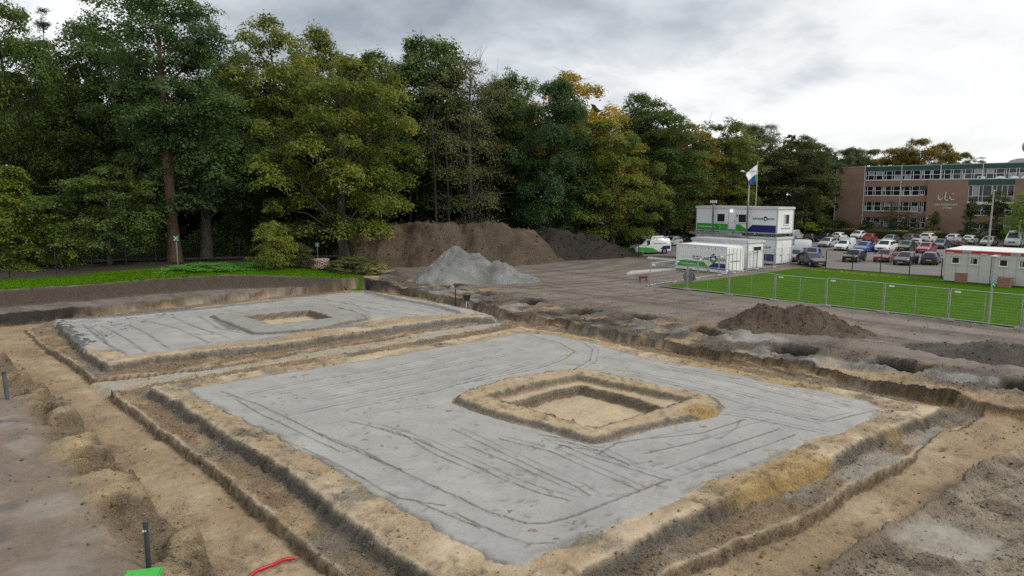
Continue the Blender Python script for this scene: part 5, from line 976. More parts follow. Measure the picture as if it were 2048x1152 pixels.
x, y = at(283, 1158, 0.25); z = ground_z(x, y); t = tag(empty('meter_box', (x, y, z), R(14)), 'bright green plastic meter box with a flat lid at the bottom picture edge', 'box'); GB = plain('bright_green', (0.030, 0.42, 0.035), 0.35, var=0.06)
MB().prism([(-0.33, -0.24), (0.33, -0.24), (0.33, 0.24), (-0.33, 0.24)], -0.2, 0.28, 'xy').build('body', GB, t, bevel=0.02); l_ = MB().box(-0.36, 0.36, -0.27, 0.27, 0.283, 0.335).build('lid', GB, t, bevel=0.02); MB().box(-0.34, -0.325, -0.25, 0.25, 0.336, 0.342).build('rib', plain('green_dark', (0.02, 0.25, 0.03), 0.4), l_); MB().box(0.325, 0.34, -0.25, 0.25, 0.336, 0.342).build('rib', plain('green_dark', (0, 0, 0)), l_)
for sx, sy in ((0.1, 0.16), (0.2, -0.12), (-0.2, 0.1)): MB().lathe([(0.018, 0), (0.018, 0.006), (0, 0.0061)], 8, (sx, sy, 0.336)).build('screw', plain('green_dark', (0, 0, 0)), l_)
pts = []
for px, py, dz in ((440, 1190, 0.05), (490, 1152, 0.07), (515, 1136, 0.08), (545, 1124, 0.09), (570, 1116, 0.10), (592, 1110, 0.10)):
    x, y = at(px, py, -0.8); pts.append((x, y, max(ground_z(x, y), -0.98) + dz))
RP = plain('red_conduit', (0.42, 0.012, 0.018), 0.4, var=0.1); prof = []; rad = []; m = MB(); PV = [Vector(p) for p in pts]
for i in range(len(PV) - 1):
    for k in range(10): prof.append(PV[i].lerp(PV[i + 1], k / 10)); rad.append(0.042 if k % 2 else 0.048)
tag(m.tube(prof, rad, 12).build('red_conduit', RP, None, True), 'ribbed red plastic conduit pipe lying in the near trench', 'pipe')
x, y, z = gz(911, 600, 0.0); t = tag(empty('survey_stake', (x, y, z)), 'thin dark wooden stake standing at the trench edge', 'stake'); MB().box(-0.04, 0.04, -0.03, 0.03, -0.3, 1.45).build('stake', BARK_DARK, t); MB().prism([(-0.04, 1.451), (0.04, 1.451), (0, 1.55)], -0.03, 0.03).build('tip', BARK_DARK, t)
x, y, z = gz(934, 606, 0.0); t = tag(empty('laser_tripod', (x, y, z)), 'pale tripod carrying a black instrument case at the trench edge', 'tripod'); ALU = plain('alu', (0.5, 0.5, 0.5), 0.4, 0.6); BLK = plain('black_plastic', (0.012, 0.012, 0.013), 0.5)
for a_ in (0.3, 2.4, 4.5): MB().tube([(0.38 * math.cos(a_), 0.38 * math.sin(a_), -0.05), (0.05 * math.cos(a_), 0.05 * math.sin(a_), 0.85)], 0.025, 6).build('leg', ALU, t)
MB().prism([(-0.2, 0.86), (0.2, 0.86), (0.27, 1.2), (-0.27, 1.2)], -0.2, 0.2).build('case', BLK, t); MB().box(-0.29, 0.29, -0.22, 0.22, 1.202, 1.25).build('rim', BLK, t)
x, y, z = gz(925, 606, 0.0); t = tag(empty('red_bag', (x, y, z)), 'crumpled red bag on the ground left of the tripod', 'bag'); MB().lathe([(0.1, 0), (0.2, 0.08), (0.17, 0.22), (0.09, 0.34), (0.03, 0.36)], 9).build('sack', plain('red_cloth', (0.45, 0.02, 0.035), 0.7, var=0.2), t, True); MB().tube([(-0.05, 0, 0.34), (0, 0, 0.45), (0.06, 0, 0.34)], 0.012, 5).build('strap', RED, t)
x, y, z = gz(1286, 566, 0.0); t = tag(empty('sawhorse', (x, y, z), 0.3), 'small dark red trestle on the mud left of the fence corner', 'trestle'); MB().box(-0.4, 0.4, -0.09, 0.09, 0.42, 0.62).build('top', plain('dark_red', (0.16, 0.015, 0.015), 0.6), t)
for x_, y_ in ((-0.33, -0.2), (0.33, -0.2), (-0.33, 0.2), (0.33, 0.2)): MB().tube([(x_, y_, 0), (x_ * 0.9, y_ * 0.3, 0.43)], 0.03, 5).build('leg', BARK_DARK, t)
x, y, z = gz(1378, 564, 0.0); t = tag(empty('cable_drum', (x, y, 0.0), AXR + 0.3), 'grey cable drum standing behind the first fence panel', 'drum'); DR = plain('drum_grey', (0.16, 0.155, 0.15), 0.7, var=0.2)
for y_ in (-0.28, 0.22): MB().lathe([(0.05, 0), (0.48, 0), (0.50, 0.03), (0.48, 0.06), (0.05, 0.06)], 22, (0, y_, 0.50), 'y').build('flange', DR, t)
MB().lathe([(0.33, 0), (0.33, 0.44)], 20, (0, -0.22, 0.50), 'y').build('cable', BLK, t, True); MB().lathe([(0.14, 0), (0.14, 0.01)], 12, (0, -0.293, 0.50), 'y').build('hub', DARKSTEEL, t)
# road signs near the van
o = at(1331, 478); t = tag(empty('road_sign', (o[0], o[1], 0.0)), 'triangular warning sign on a post above the parked van', 'sign'); MB().tube([(0, 0, 0), (0, 0, 2.4)], 0.04, 6).build('post', GALV, t); MB().prism([(-0.55, 1.5), (0.55, 1.5), (0, 2.6)], -0.06, -0.045).build('plate', plain('sign_red', (0.35, 0.06, 0.05), 0.5), t); MB().prism([(-0.38, 1.62), (0.38, 1.62), (0, 2.36)], -0.075, -0.061).build('face', WHITE, t); MB().box(-0.5, 0.5, -0.06, -0.045, 0.85, 1.42).build('sub_plate', WHITE, t)
o = at(1366, 474); t = tag(empty('notice_board', (o[0], o[1], 0.0)), 'upright pale notice board left of the upper cabin', 'sign'); MB().box(-0.32, 0.32, -0.05, 0.05, 0.7, 2.7).build('board', WHITE, t)
for x_ in (-0.22, 0.22): MB().box(x_ - 0.04, x_ + 0.04, -0.03, 0.03, 0, 0.698).build('leg', DARKSTEEL, t)
MB().box(-0.25, 0.25, -0.058, -0.051, 1.2, 2.3).build('map_panel', plain('map_grey', (0.38, 0.39, 0.40), 0.5), t)
o = at(1299, 512); t = tag(empty('yellow_block', (o[0] + 4.2, o[1] - 0.5, 0.05), 0.15), 'yellow rubber wheel chock on the paving beside the van', 'chock'); t.location = (*at(1330, 507.5), 0.05); MB().prism([(-0.5, 0), (0.5, 0), (0.44, 0.26), (-0.44, 0.26)], -0.15, 0.15).build('body', plain('chock_yellow', (0.60, 0.30, 0.01), 0.5), t); MB().box(-0.1, 0.1, -0.152, -0.15, 0.05, 0.2).build('stripe', BLK, t)
# ------------------------------------------------------------------ low plants on the verge
def bush(px, py, z, w, h_, key, leaf, lab, name='shrub', cat='shrub', rz=0.0):
    o = at(px, py, z); me, ph, pr = T[key]; return plant(name, me, (o[0], o[1], z), rz, (w / pr, w / pr, h_ / ph), LM[leaf] if isinstance(leaf, str) else leaf, BARK_DARK, lab, cat)
bush(548, 540, 0.9, 2.3, 4.4, 'shrub', 'maple', 'yellow-leaved open shrub with several stems on the verge')
bush(600, 535, 0.9, 1.6, 2.4, 'shrub', 'brown', 'smaller brownish shrub right of the yellow-leaved one', rz=1.0)
bush(400, 545, 0.85, 3.6, 0.75, 'bush', WEED, 'low mound of green weeds on the verge before the giant tree', 'weed_patch', 'weeds')
bush(470, 541, 0.85, 2.8, 0.6, 'bush', WEED, 'second low weed mound right of the first on the verge', 'weed_patch', 'weeds', 2.0)
bush(705, 543, 0.55, 2.6, 1.3, 'bush', 'brown', 'brownish bramble at the foot of the earth heap beside the stones', 'bramble', 'bush', 0.5)
bush(745, 545, 0.4, 1.7, 0.9, 'bush', DRY, 'dry straw-coloured tuft at the left foot of the earth heap', 'dry_tuft', 'bush', 1.5)
bush(1255, 480, 0.0, 2.4, 2.6, 'bush', 'oak', 'round green bush at the right end of the dark earth heap', rz=0.7)
bush(1600, 470, 0.0, 5.5, 3.2, 'bush', 'bright', 'wide light green bush right of the cabins behind the hedge', rz=1.1)
# ------------------------------------------------------------------ the school
def brick_material():
    m, b = new_mat('school_brick'); g = nd('ShaderNodeTexCoord').outputs['Object']; mp = nd('ShaderNodeMapping'); mp.inputs['Rotation'].default_value = (R(90), 0, 0); lk(g, mp.inputs[0])
    bt = nd('ShaderNodeTexBrick'); lk(mp.outputs[0], bt.inputs[0]); bt.inputs['Scale'].default_value = 3.6; bt.inputs['Color1'].default_value = (0.315, 0.188, 0.132, 1); bt.inputs['Color2'].default_value = (0.25, 0.148, 0.104, 1); bt.inputs['Mortar'].default_value = (0.27, 0.22, 0.185, 1); bt.inputs['Mortar Size'].default_value = 0.012
    n = noise_node(0.35, 6, 0.65, g, 0.4); lk(cmul(bt.outputs[0], maprange(n, 0.25, 0.75, 0.84, 1.16)), b.inputs['Base Color']); b.inputs['Roughness'].default_value = 0.9; return m
SB = brick_material(); SG = plain('school_green', (0.012, 0.075, 0.058), 0.5, var=0.08, scale=0.6); SW = plain('school_white', (0.76, 0.77, 0.76), 0.5, var=0.05); SC = plain('coping_grey', (0.40, 0.40, 0.39), 0.7); SD = plain('school_inside', (0.020, 0.020, 0.022), 0.8); TEAL = plain('teal_door', (0.04, 0.24, 0.21), 0.5); LIGHTPANE = plain('blind_pane', (0.30, 0.33, 0.37), 0.2, var=0.15)
SP = Vector((70.5, 138.0)); SR = math.atan2(E1[1], E1[0])
S_ = tag(empty('school_building', (SP.x, SP.y, 0), SR), 'brown brick school with green roof edge and white window bands behind the car park', 'building')
HR = 13.5; XL, XR = -5.6, 46.0
rows = [(1.9, 3.65), (4.9, 6.7), (7.9, 9.7), (10.9, 12.67)]
MB().box(XL + 0.1, XR, 0.55, 14.0, 0, HR - 0.4).build('core', SD, S_)
# brick: end panel, bands between the window rows
def band(x0, x1, z0, z1, y0=0.0, y1=0.5, mat=None, name='wall'): return MB().box(x0, x1, y0, y1, z0, z1).build(name, mat or SB, S_)
band(XL, -0.02, 0, HR, 0.0, 14.0)
band(0, 11.5, 0, 1.9); band(0, 11.5, 3.65, 4.9); band(0, 11.5, 6.7, 7.9); band(0, XR, 9.7, 10.9)
for k in range(6): band(k * 6.6 + 0.003, (k + 1) * 6.6 - 0.003, 12.72, HR, -0.02, 0.5, SG, 'fascia_panel')
MB().box(XL - 0.05, XR, -0.10, 14.1, HR + 0.003, HR + 0.14).build('roof', SC, S_)
for x in (XL + 0.05, -0.05, 6.6, 13.2, 19.8, 26.4, 33.0): MB().tube([(x, -0.09, 0.1 if x < 1 else 9.8 if x > 7 else 0.1), (x, -0.09, HR)], 0.055, 6).build('downpipe', SW, S_)
# set-back wing at the left end
band(XL - 2.6, XL - 0.02, 0, HR - 1.6, 2.0, 14.0); band(XL - 2.6, XL - 0.02, HR - 1.6, HR - 0.05, 1.98, 14.0, SG, 'fascia_panel')
gi = 0
def school_window(x0, x1, z0, z1, splits, y=0.22, transom=0.52, hc=0.0):
    """white frame with posts and a transom, one pane behind each opening"""
    global gi; t = 0.075; fr = MB(); fr.box(x0, x1, y - 0.08, y + 0.06, z0, z0 + t).box(x0, x1, y - 0.08, y + 0.06, z1 - t, z1); zt = z0 + (z1 - z0) * transom; pos = [x0] + [x0 + (x1 - x0) * s for s in splits] + [x1]
    for p in pos: a = min(max(p - t / 2, x0), x1 - t); fr.box(a, a + t, y - 0.075, y + 0.05, z0 + t, z1 - t)
    fr.box(x0 + t, x1 - t, y - 0.07, y + 0.04, zt - 0.035, zt + 0.035); w = fr.build('window', SW, S_)
    MB().box(x0 - 0.03, x1 + 0.03, -0.06, y - 0.085, z0 - 0.09, z0 - 0.004).build('sill', SW, w)
    for i in range(len(pos) - 1):
        for (za, zb) in ((z0 + t, zt - 0.036), (zt + 0.036, z1 - t)):
            gi += 1; pale = (gi * 7919) % 11 in (3, 7); MB().box(pos[i] + t / 2 + 0.003, pos[i + 1] - t / 2 - 0.003, y - 0.012, y + 0.004, za, zb).build('pane', LIGHTPANE if pale else GLASS, w)
    return w
SPL = (0.15, 0.48, 0.61)
for k in range(12): school_window(0.08 + k * 3.3, 3.22 + k * 3.3, 10.9, 12.67, SPL)
for (z0, z1) in rows[:3]:
    for k in range(3): school_window(0.08 + k * 3.3, 3.22 + k * 3.3, z0, z1, SPL)
    school_window(9.98, 10.75, z0 + 0.3 * (z0 > 7) - 0.2, z1, (0.5,))
band(9.95, 11.5, 9.0, 9.695, -0.02, 0.0 - 0.003, SG, 'green_panel')
for z0, z1 in ((2.2, 3.6), (5.4, 7.0), (8.4, 10.0), (10.9, 11.9)): fr = MB().box(XL - 1.9, XL - 0.9, 1.93, 1.99, z0, z1).build('window', SW, S_); MB().box(XL - 1.82, XL - 1.45, 1.915, 1.928, z0 + 0.1, z1 - 0.1).build('pane', GLASS, fr); MB().box(XL - 1.38, XL - 0.98, 1.915, 1.928, z0 + 0.1, z1 - 0.1).build('pane', GLASS, fr)
# projecting block with the name, glazed stair part to its right
YF = -1.1
MB().box(11.5, 18.0, YF, 0.0, 0, 10.72).build('wall', SB, S_); MB().box(18.0, XR, YF + 0.5, 0.0, 0, 10.0).build('core', SD, S_)
MB().box(11.4, XR, YF - 0.08, 0.1, 10.725, 10.86).build('roof_edge', SC, S_)
for k in range(2): MB().box(18.003 + k * 3.4, 21.39 + k * 3.4, YF - 0.02, YF + 0.4, 9.8, 10.72).build('fascia_panel', SG, S_)
MB().box(24.85, XR, YF, YF + 0.4, 9.8, 10.72).build('wall', SB, S_); MB().box(18.0, XR, YF, YF + 0.45, 3.05, 4.35).build('wall', SB, S_); MB().box(18.0, XR, YF, YF + 0.45, 0, 0.95).build('wall', SB, S_); MB().box(24.9, XR, YF, YF + 0.45, 4.35, 9.8).build('wall', SB, S_)
MB().box(18.0, 24.88, YF - 0.05, YF + 0.4, 6.32, 6.72).build('white_band', SW, S_)
def front(x0, x1, z0, z1, sp, tr=0.5): o = school_window(x0, x1, z0, z1, sp, YF + 0.2, tr); return o
front(18.05, 21.6, 6.72, 9.75, (0.18, 0.46, 0.62), 0.36); front(21.65, 24.85, 6.72, 9.75, (0.2, 0.45, 0.7), 0.36); front(18.6, 21.9, 4.4, 6.3, (0.15, 0.5, 0.64)); front(21.95, 24.8, 4.4, 6.3, (0.3, 0.65)); front(18.6, 21.9, 1.0, 3.0, (0.15, 0.5, 0.64)); front(21.95, 24.8, 1.0, 3.0, (0.3, 0.65))
# ground floor doors
d = MB().box(10.55, 11.3, -0.06, -0.02, 0.05, 2.9).build('door', SW, S_)
for z0, z1 in ((0.9, 1.7), (1.85, 2.75)): MB().box(10.68, 11.17, -0.075, -0.063, z0, z1).build('pane', GLASS, d)
for x in (0.7, 4.9): MB().box(x, x + 1.25, -0.10, -0.03, 0.0, 2.35).build('door', TEAL, S_)
MB().lathe([(0.02, 0), (0.16, 0.03), (0.18, 0.12), (0.1, 0.22)], 10, (11.9, YF - 0.18, 3.5)).build('wall_lamp', SW, S_, True)
# roof furniture of the low block
for x, rr_ in ((22.6, 0.85), (24.6, 0.7), (26.2, 0.7)): MB().lathe([(rr_, 0), (rr_ * 0.93, 0.16), (rr_ * 0.65, 0.34), (rr_ * 0.25, 0.42), (0, 0.43)], 14, (x, -0.5, 10.865)).build('skylight', SW, S_, True)
a = MB().box(19.2, 20.3, -0.75, -0.25, 10.865, 11.35).build('air_conditioner', SW, S_); MB().lathe([(0.18, 0), (0.18, 0.012)], 12, (19.55, -0.765, 11.1), 'y').build('fan', DARKSTEEL, a)
# glass vault on the main roof
MB().prism([(22.5, HR + 0.15), (38, HR + 0.15), (38, HR + 0.9), (24.2, HR + 0.9), (23.2, HR + 0.65)], 3.0, 7.0).build('roof_vault', plain('vault_grey', (0.36, 0.37, 0.38), 0.35, var=0.2, scale=5), S_)
# the name on the brick wall
PALE = plain('letter_pale', (0.62, 0.61, 0.58), 0.5, var=0.02); yl = YF - 0.03
def stroke(pts, w, name): MB().tube([(p[0], yl, p[1]) for p in pts], w, 6).build(name, PALE, S_, True)
stroke([(13.35, 8.05), (13.5, 7.3), (13.72, 7.05), (13.98, 7.3), (14.2, 7.95)], [0.05, 0.11, 0.13, 0.10, 0.05], 'letter_v'); stroke([(14.62, 8.6), (14.5, 7.7), (14.52, 7.15), (14.78, 6.95), (15.1, 7.08)], [0.09, 0.11, 0.12, 0.12, 0.08], 'letter_l'); stroke([(16.0, 8.15), (15.55, 8.18), (15.25, 7.85), (15.25, 7.4), (15.55, 7.12), (16.05, 7.15)], [0.07, 0.10, 0.11, 0.11, 0.11, 0.07], 'letter_c')
letter('van lodenstein', 0.66, (14.75, YF - 0.02, 6.10), PALE, S_, sx=0.98); letter('college', 0.52, (15.0, YF - 0.02, 5.55), PALE, S_)
# wire globe and blue tower beyond the roof
gx, gy = 112.0, 150.0; t = tag(empty('globe_tower', (gx, gy, 0)), 'blue tower carrying a grey wire globe beyond the school roof', 'tower'); MB().box(0.3, 2.6, -0.9, 0.9, 0, 19.0).build('tower', plain('tower_blue', (0.02, 0.12, 0.30), 0.5), t)
gm = plain('globe_grey', (0.30, 0.32, 0.34), 0.5, 0.3, 0.25, 4.0); GZ = 18.4
MB().lathe([(0.05, -1.6), (0.7, -1.44), (1.2, -1.06), (1.5, -0.55), (1.6, 0), (1.5, 0.55), (1.2, 1.06), (0.7, 1.44), (0.05, 1.6)], 18, (0, 0, GZ)).build('globe', gm, t, True)
for k in range(6): an = k * math.pi / 6; MB().tube([(1.64 * math.cos(q) * math.cos(an), 1.64 * math.cos(q) * math.sin(an), GZ + 1.64 * math.sin(q)) for q in np.linspace(-1.57, 1.57, 12)], 0.03, 4).build('rib', DARKSTEEL, t)
for x in (-0.9, 0.1): MB().tube([(x, -0.3, 13.4), (x, -0.3, GZ - 1.3)], 0.04, 5).build('strut', SW, t)
# ------------------------------------------------------------------ planting before the school
def along(s, off): v = SP + Vector(E1) * s - Vector(E2) * off; return v
def row_bush(s, off, key, w, h_, leaf, lab, name, cat, rz=0.0, z=0.0): v = along(s, off); me, ph, pr = T[key]; return plant(name, me, (v.x, v.y, z), rz, (w / pr, w / pr, h_ / ph), LM[leaf] if isinstance(leaf, str) else leaf, BARK_GREY, lab, cat)
row_bush(13.6, 3.2, 'colm', 0.95, 4.9, 'oak', 'short conical tree under the school lettering', 'conical_tree', 'tree')
row_bush(19.9, 6.0, 'colm', 1.15, 7.2, 'dark', 'taller conical tree before the glazed part of the school', 'conical_tree', 'tree', 1.0)
row_bush(24.0, 7.5, 'colm', 1.9, 8.4, 'oak', 'bushy upright tree beside the pale lamp mast near the school', 'conical_tree', 'tree', 2.0)
row_bush(7.2, 5.0, 'sparse', 3.2, 6.6, 'brown', 'half bare round tree before the lower school windows', 'broadleaf_tree', 'tree', 0.3)
row_bush(9.8, 5.0, 'sparse', 2.0, 4.9, 'brown', 'small half bare tree right of the round half bare one', 'broadleaf_tree', 'tree', 1.9)
row_bush(2.2, 4.0, 'bush', 1.3, 3.0, 'oak', 'upright green bush before the first ground floor window', 'shrub', 'shrub')
for k, (s, w, h_, leaf, lab) in enumerate(((-8.5, 3.0, 3.4, 'dark', 'leftmost of three dark green bushes at the school end wall'), (-5.2, 3.1, 3.7, 'oak', 'middle one of three dark green bushes at the school end wall'), (-1.8, 2.5, 3.0, 'dark', 'rightmost round dark green bush at the school end wall'))): row_bush(s, 5.5, 'bush', w, h_, leaf, lab, 'shrub', 'shrub', k * 1.3)
for k, (s, w, leaf, lab) in enumerate(((-3.5, 2.6, 'reddish', 'pinkish low shrub at the left of the hedge top'), (0.8, 2.6, 'reddish', 'longest pinkish flowering shrub beside the hedge'), (5.0, 2.4, 'amber', 'orange-green low shrub before the teal doors'), (9.6, 2.6, DRY, 'pale straw-coloured shrub under the white school door'), (14.0, 3.0, DRY, 'wide pale shrub below the school lettering'), (20.5, 2.2, 'bright', 'yellow-green clipped shrub below the glazed school part'))): row_bush(s, 7.6, 'bush', w, 1.5, leaf, lab, 'flowering_shrub', 'shrub', k * 0.9)
# clipped hedge along the car park
r = np.random.default_rng(21); n = 15000; L = 34.0; u_ = r.uniform(0, L, n); face = r.integers(0, 3, n); hw, hh = 0.9, 1.35
yy = np.where(face == 0, -hw, r.uniform(-hw, hw, n)); zz = np.where(face == 0, r.uniform(0, hh, n), hh); v0 = along(-14, 10.2); Pp = np.stack([v0.x + E1[0] * u_ + E2[0] * yy, v0.y + E1[1] * u_ + E2[1] * yy, zz + r.normal(0, 0.05, n)], 1)
N = np.where((face == 0)[:, None], np.array([[-E2[0], -E2[1], 0.2]]), np.array([[0, 0, 1.0]])) + r.normal(0, 0.5, (n, 3))
H_ = tag(empty('hedge', (0, 0, 0)), 'long clipped dark hedge bordering the car park before the school', 'hedge'); link('foliage', leaves_mesh('foliage', Pp, N, r.uniform(0.07, 0.16, n), r.uniform(0, 1, n) * 0.6, r.uniform(0, 1, n), r), LM['dark'], H_)
m = MB(); q = [v0 + Vector(E1) * a_ + Vector(E2) * b_ for a_, b_ in ((0, -hw * 0.93), (L, -hw * 0.93), (L, hw * 0.93), (0, hw * 0.93))]; m.prism([tuple(p) for p in q], 0, hh * 0.95, 'xy').build('branches', plain('hedge_core', (0.010, 0.014, 0.008), 0.95), H_)
# big light green tree at the right edge, lamps
v = along(30.5, 14); me, ph, pr = T['small']; plant('broadleaf_tree', me, (v.x, v.y, 0), 0.4, (4.2 / pr, 4.2 / pr, 9.4 / ph), LM['bright'], BARK_GREY, 'light green tree at the right picture edge above the parked vans', 'tree')
LP = plain('mast_grey', (0.36, 0.36, 0.35), 0.55, 0.2)
o = at(1976, 497); t = tag(empty('lamp_mast', (o[0], o[1], 0)), 'tall plain grey lamp mast among the cars before the school', 'lamp'); MB().tube([(0, 0, 0), (0.08, 0, 8.6)], [0.17, 0.10], 10).build('pole', LP, t, True); MB().box(-0.25, 0.42, -0.12, 0.12, 8.6, 8.74).build('lamp_head', LP, t, bevel=0.03); MB().lathe([(0.24, 0), (0.24, 0.5), (0.18, 0.52)], 10).build('base', LP, t)
o = at(2036, 495); t = tag(empty('lamp_mast', (o[0], o[1], 0)), 'short grey post beside the pale van at the right edge', 'lamp'); MB().tube([(0, 0, 0), (0, 0, 4.0)], [0.15, 0.13], 10).build('pole', LP, t, True); MB().lathe([(0.15, 0), (0.17, 0.05), (0.05, 0.14)], 10, (0, 0, 4.0)).build('cap', LP, t, True)
for px, py, hh, lab in ((1804, 474, 3.3, 'small globe lamp before the ground floor school windows'), (1601.5, 471, 4.2, 'small globe lamp right of the upper cabin')):
    o = at(px, py); t = tag(empty('globe_lamp', (o[0], o[1], 0)), lab, 'lamp'); MB().tube([(0, 0, 0), (0, 0, hh)], 0.06, 8).build('pole', LP, t, True); MB().lathe([(0.05, -0.28), (0.22, -0.2), (0.3, 0), (0.22, 0.2), (0.04, 0.29)], 12, (0, 0, hh + 0.25)).build('globe', plain('globe_pale', (0.6, 0.58, 0.5), 0.4), t, True)
# wooden bin shelter right of the cabins
o = at(1594, 466); t = tag(empty('wooden_shelter', (o[0], o[1], 0), SR), 'brown round-topped timber shelter right of the upper cabin', 'shelter'); BW = plain('brown_timber', (0.06, 0.032, 0.022), 0.8, var=0.2, scale=5)
arc = [(-2.2 * math.cos(a_), 1.5 + 1.0 * math.sin(a_)) for a_ in np.linspace(0, math.pi, 9)]; MB().prism([(-2.2, 0)] + arc + [(2.2, 0)], 0, 2.0).build('body', BW, t); MB().box(-0.1, 0.1, -0.06, -0.003, 0, 2.45).build('post', SC, t); MB().box(0.7, 1.7, -0.05, -0.003, 0.6, 1.9).build('poster', plain('map_grey', (0, 0, 0)), t)
# ------------------------------------------------------------------ vehicles (nose along +x)
TYRE = plain('tyre', (0.014, 0.014, 0.015), 0.8); RIM = plain('rim', (0.34, 0.35, 0.36), 0.35, 0.7); CGLASS = plain('car_glass', (0.020, 0.026, 0.030), 0.05, var=0.2, scale=0.8); HEADL = plain('headlight', (0.60, 0.63, 0.66), 0.12); TAILL = plain('tail_light', (0.35, 0.012, 0.012), 0.25); PLATE = plain('plate_yellow', (0.62, 0.33, 0.02), 0.5); BUMP = plain('black_trim', (0.022, 0.022, 0.024), 0.6)
def paint(name, col): return plain('paint_' + name, col, 0.32, 0.0, 0.03, 1.5, 0.5, 0.0, 0.6)
PC = dict(white=(0.66, 0.68, 0.69), silver=(0.36, 0.38, 0.40), black=(0.013, 0.014, 0.016), navy=(0.014, 0.020, 0.060), blue=(0.020, 0.060, 0.30), red=(0.36, 0.022, 0.022), maroon=(0.12, 0.013, 0.030), grey=(0.085, 0.090, 0.098), palegreen=(0.48, 0.55, 0.50), crimson=(0.25, 0.018, 0.040))
# stations: x share, bottom, belt, roof height (equal to belt on bonnet), half width share, roof half width share
SHAPES = dict(
 hatch=(4.0, 1.74, 1.48, [(0,.30,.60,.62,.78,.70),(.035,.20,.66,.70,.90,.80),(.12,.18,.74,.80,.97,.84),(.26,.18,.86,.93,1,.86),(.43,.18,.92,1.42,1,.70),(.55,.18,.94,1.48,1,.70),(.74,.18,.97,1.46,1,.69),(.88,.18,1.0,1.36,.99,.66),(.965,.20,1.0,1.06,.95,.74),(1,.32,.86,.90,.86,.72)]),
 sedan=(4.4, 1.76, 1.44, [(0,.30,.58,.60,.78,.70),(.03,.20,.64,.68,.90,.80),(.12,.18,.72,.78,.97,.84),(.27,.18,.84,.90,1,.86),(.42,.18,.90,1.38,1,.69),(.54,.18,.92,1.44,1,.69),(.70,.18,.94,1.40,1,.67),(.85,.18,.97,1.08,.99,.72),(.97,.20,.95,.99,.94,.74),(1,.32,.82,.86,.86,.72)]),
 estate=(4.5, 1.78, 1.50, [(0,.30,.60,.62,.78,.70),(.03,.20,.66,.70,.90,.80),(.11,.18,.74,.80,.97,.84),(.25,.18,.86,.92,1,.86),(.39,.18,.92,1.43,1,.70),(.52,.18,.94,1.50,1,.70),(.76,.18,.96,1.48,1,.69),(.92,.18,.98,1.40,.99,.66),(.98,.20,1.0,1.04,.95,.74),(1,.32,.84,.88,.86,.72)]),
 mini=(3.7, 1.70, 1.42, [(0,.30,.66,.68,.74,.66),(.04,.20,.74,.78,.90,.80),(.14,.18,.80,.86,.98,.84),(.27,.18,.86,.92,1,.86),(.38,.18,.90,1.38,1,.76),(.52,.18,.90,1.42,1,.76),(.76,.18,.90,1.40,1,.75),(.90,.18,.90,1.34,.98,.72),(.965,.20,.92,.98,.94,.76),(1,.32,.78,.82,.84,.72)]),
 suv=(4.4, 1.84, 1.68, [(0,.36,.72,.74,.80,.72),(.03,.26,.80,.84,.92,.82),(.11,.24,.90,.96,.98,.86),(.25,.24,1.0,1.06,1,.88),(.38,.24,1.04,1.60,1,.74),(.52,.24,1.06,1.68,1,.74),(.76,.24,1.08,1.66,1,.73),(.92,.24,1.10,1.55,.99,.70),(.98,.28,1.10,1.16,.95,.78),(1,.40,.94,.98,.86,.74)]),
 box_van=(4.2, 1.74, 1.80, [(0,.30,.62,.64,.78,.70),(.035,.20,.70,.74,.90,.80),(.12,.18,.80,.86,.97,.84),(.24,.18,.92,.98,1,.86),(.36,.18,.98,1.46,1,.72),(.45,.18,1.0,1.52,1,.74),(.47,.18,1.0,1.80,1,.86),(.70,.18,1.0,1.82,1,.86),(.96,.18,1.0,1.78,.99,.85),(1,.30,1.0,1.66,.95,.82)]),
 van=(4.95, 1.92, 1.97, [(0,.36,.80,.82,.80,.74),(.02,.24,.90,.96,.92,.84),(.09,.22,1.0,1.08,.98,.88),(.17,.22,1.10,1.20,1,.90),(.31,.22,1.16,1.90,1,.78),(.40,.22,1.18,1.97,1,.80),(.70,.22,1.18,1.97,1,.80),(.96,.22,1.18,1.95,.99,.79),(.99,.26,1.18,1.70,.97,.84),(1,.34,1.0,1.06,.92,.84)]),
 big_van=(5.6, 2.1, 2.5, [(0,.40,.90,.92,.80,.74),(.02,.28,1.0,1.06,.92,.84),(.09,.26,1.12,1.20,.98,.88),(.16,.26,1.22,1.34,1,.90),(.28,.26,1.30,2.28,1,.80),(.36,.26,1.32,2.5,1,.80),(.70,.26,1.32,2.5,1,.80),(.97,.26,1.32,2.46,.99,.80),(.99,.3,1.3,2.2,.97,.84),(1,.4,1.1,1.2,.92,.84)]))
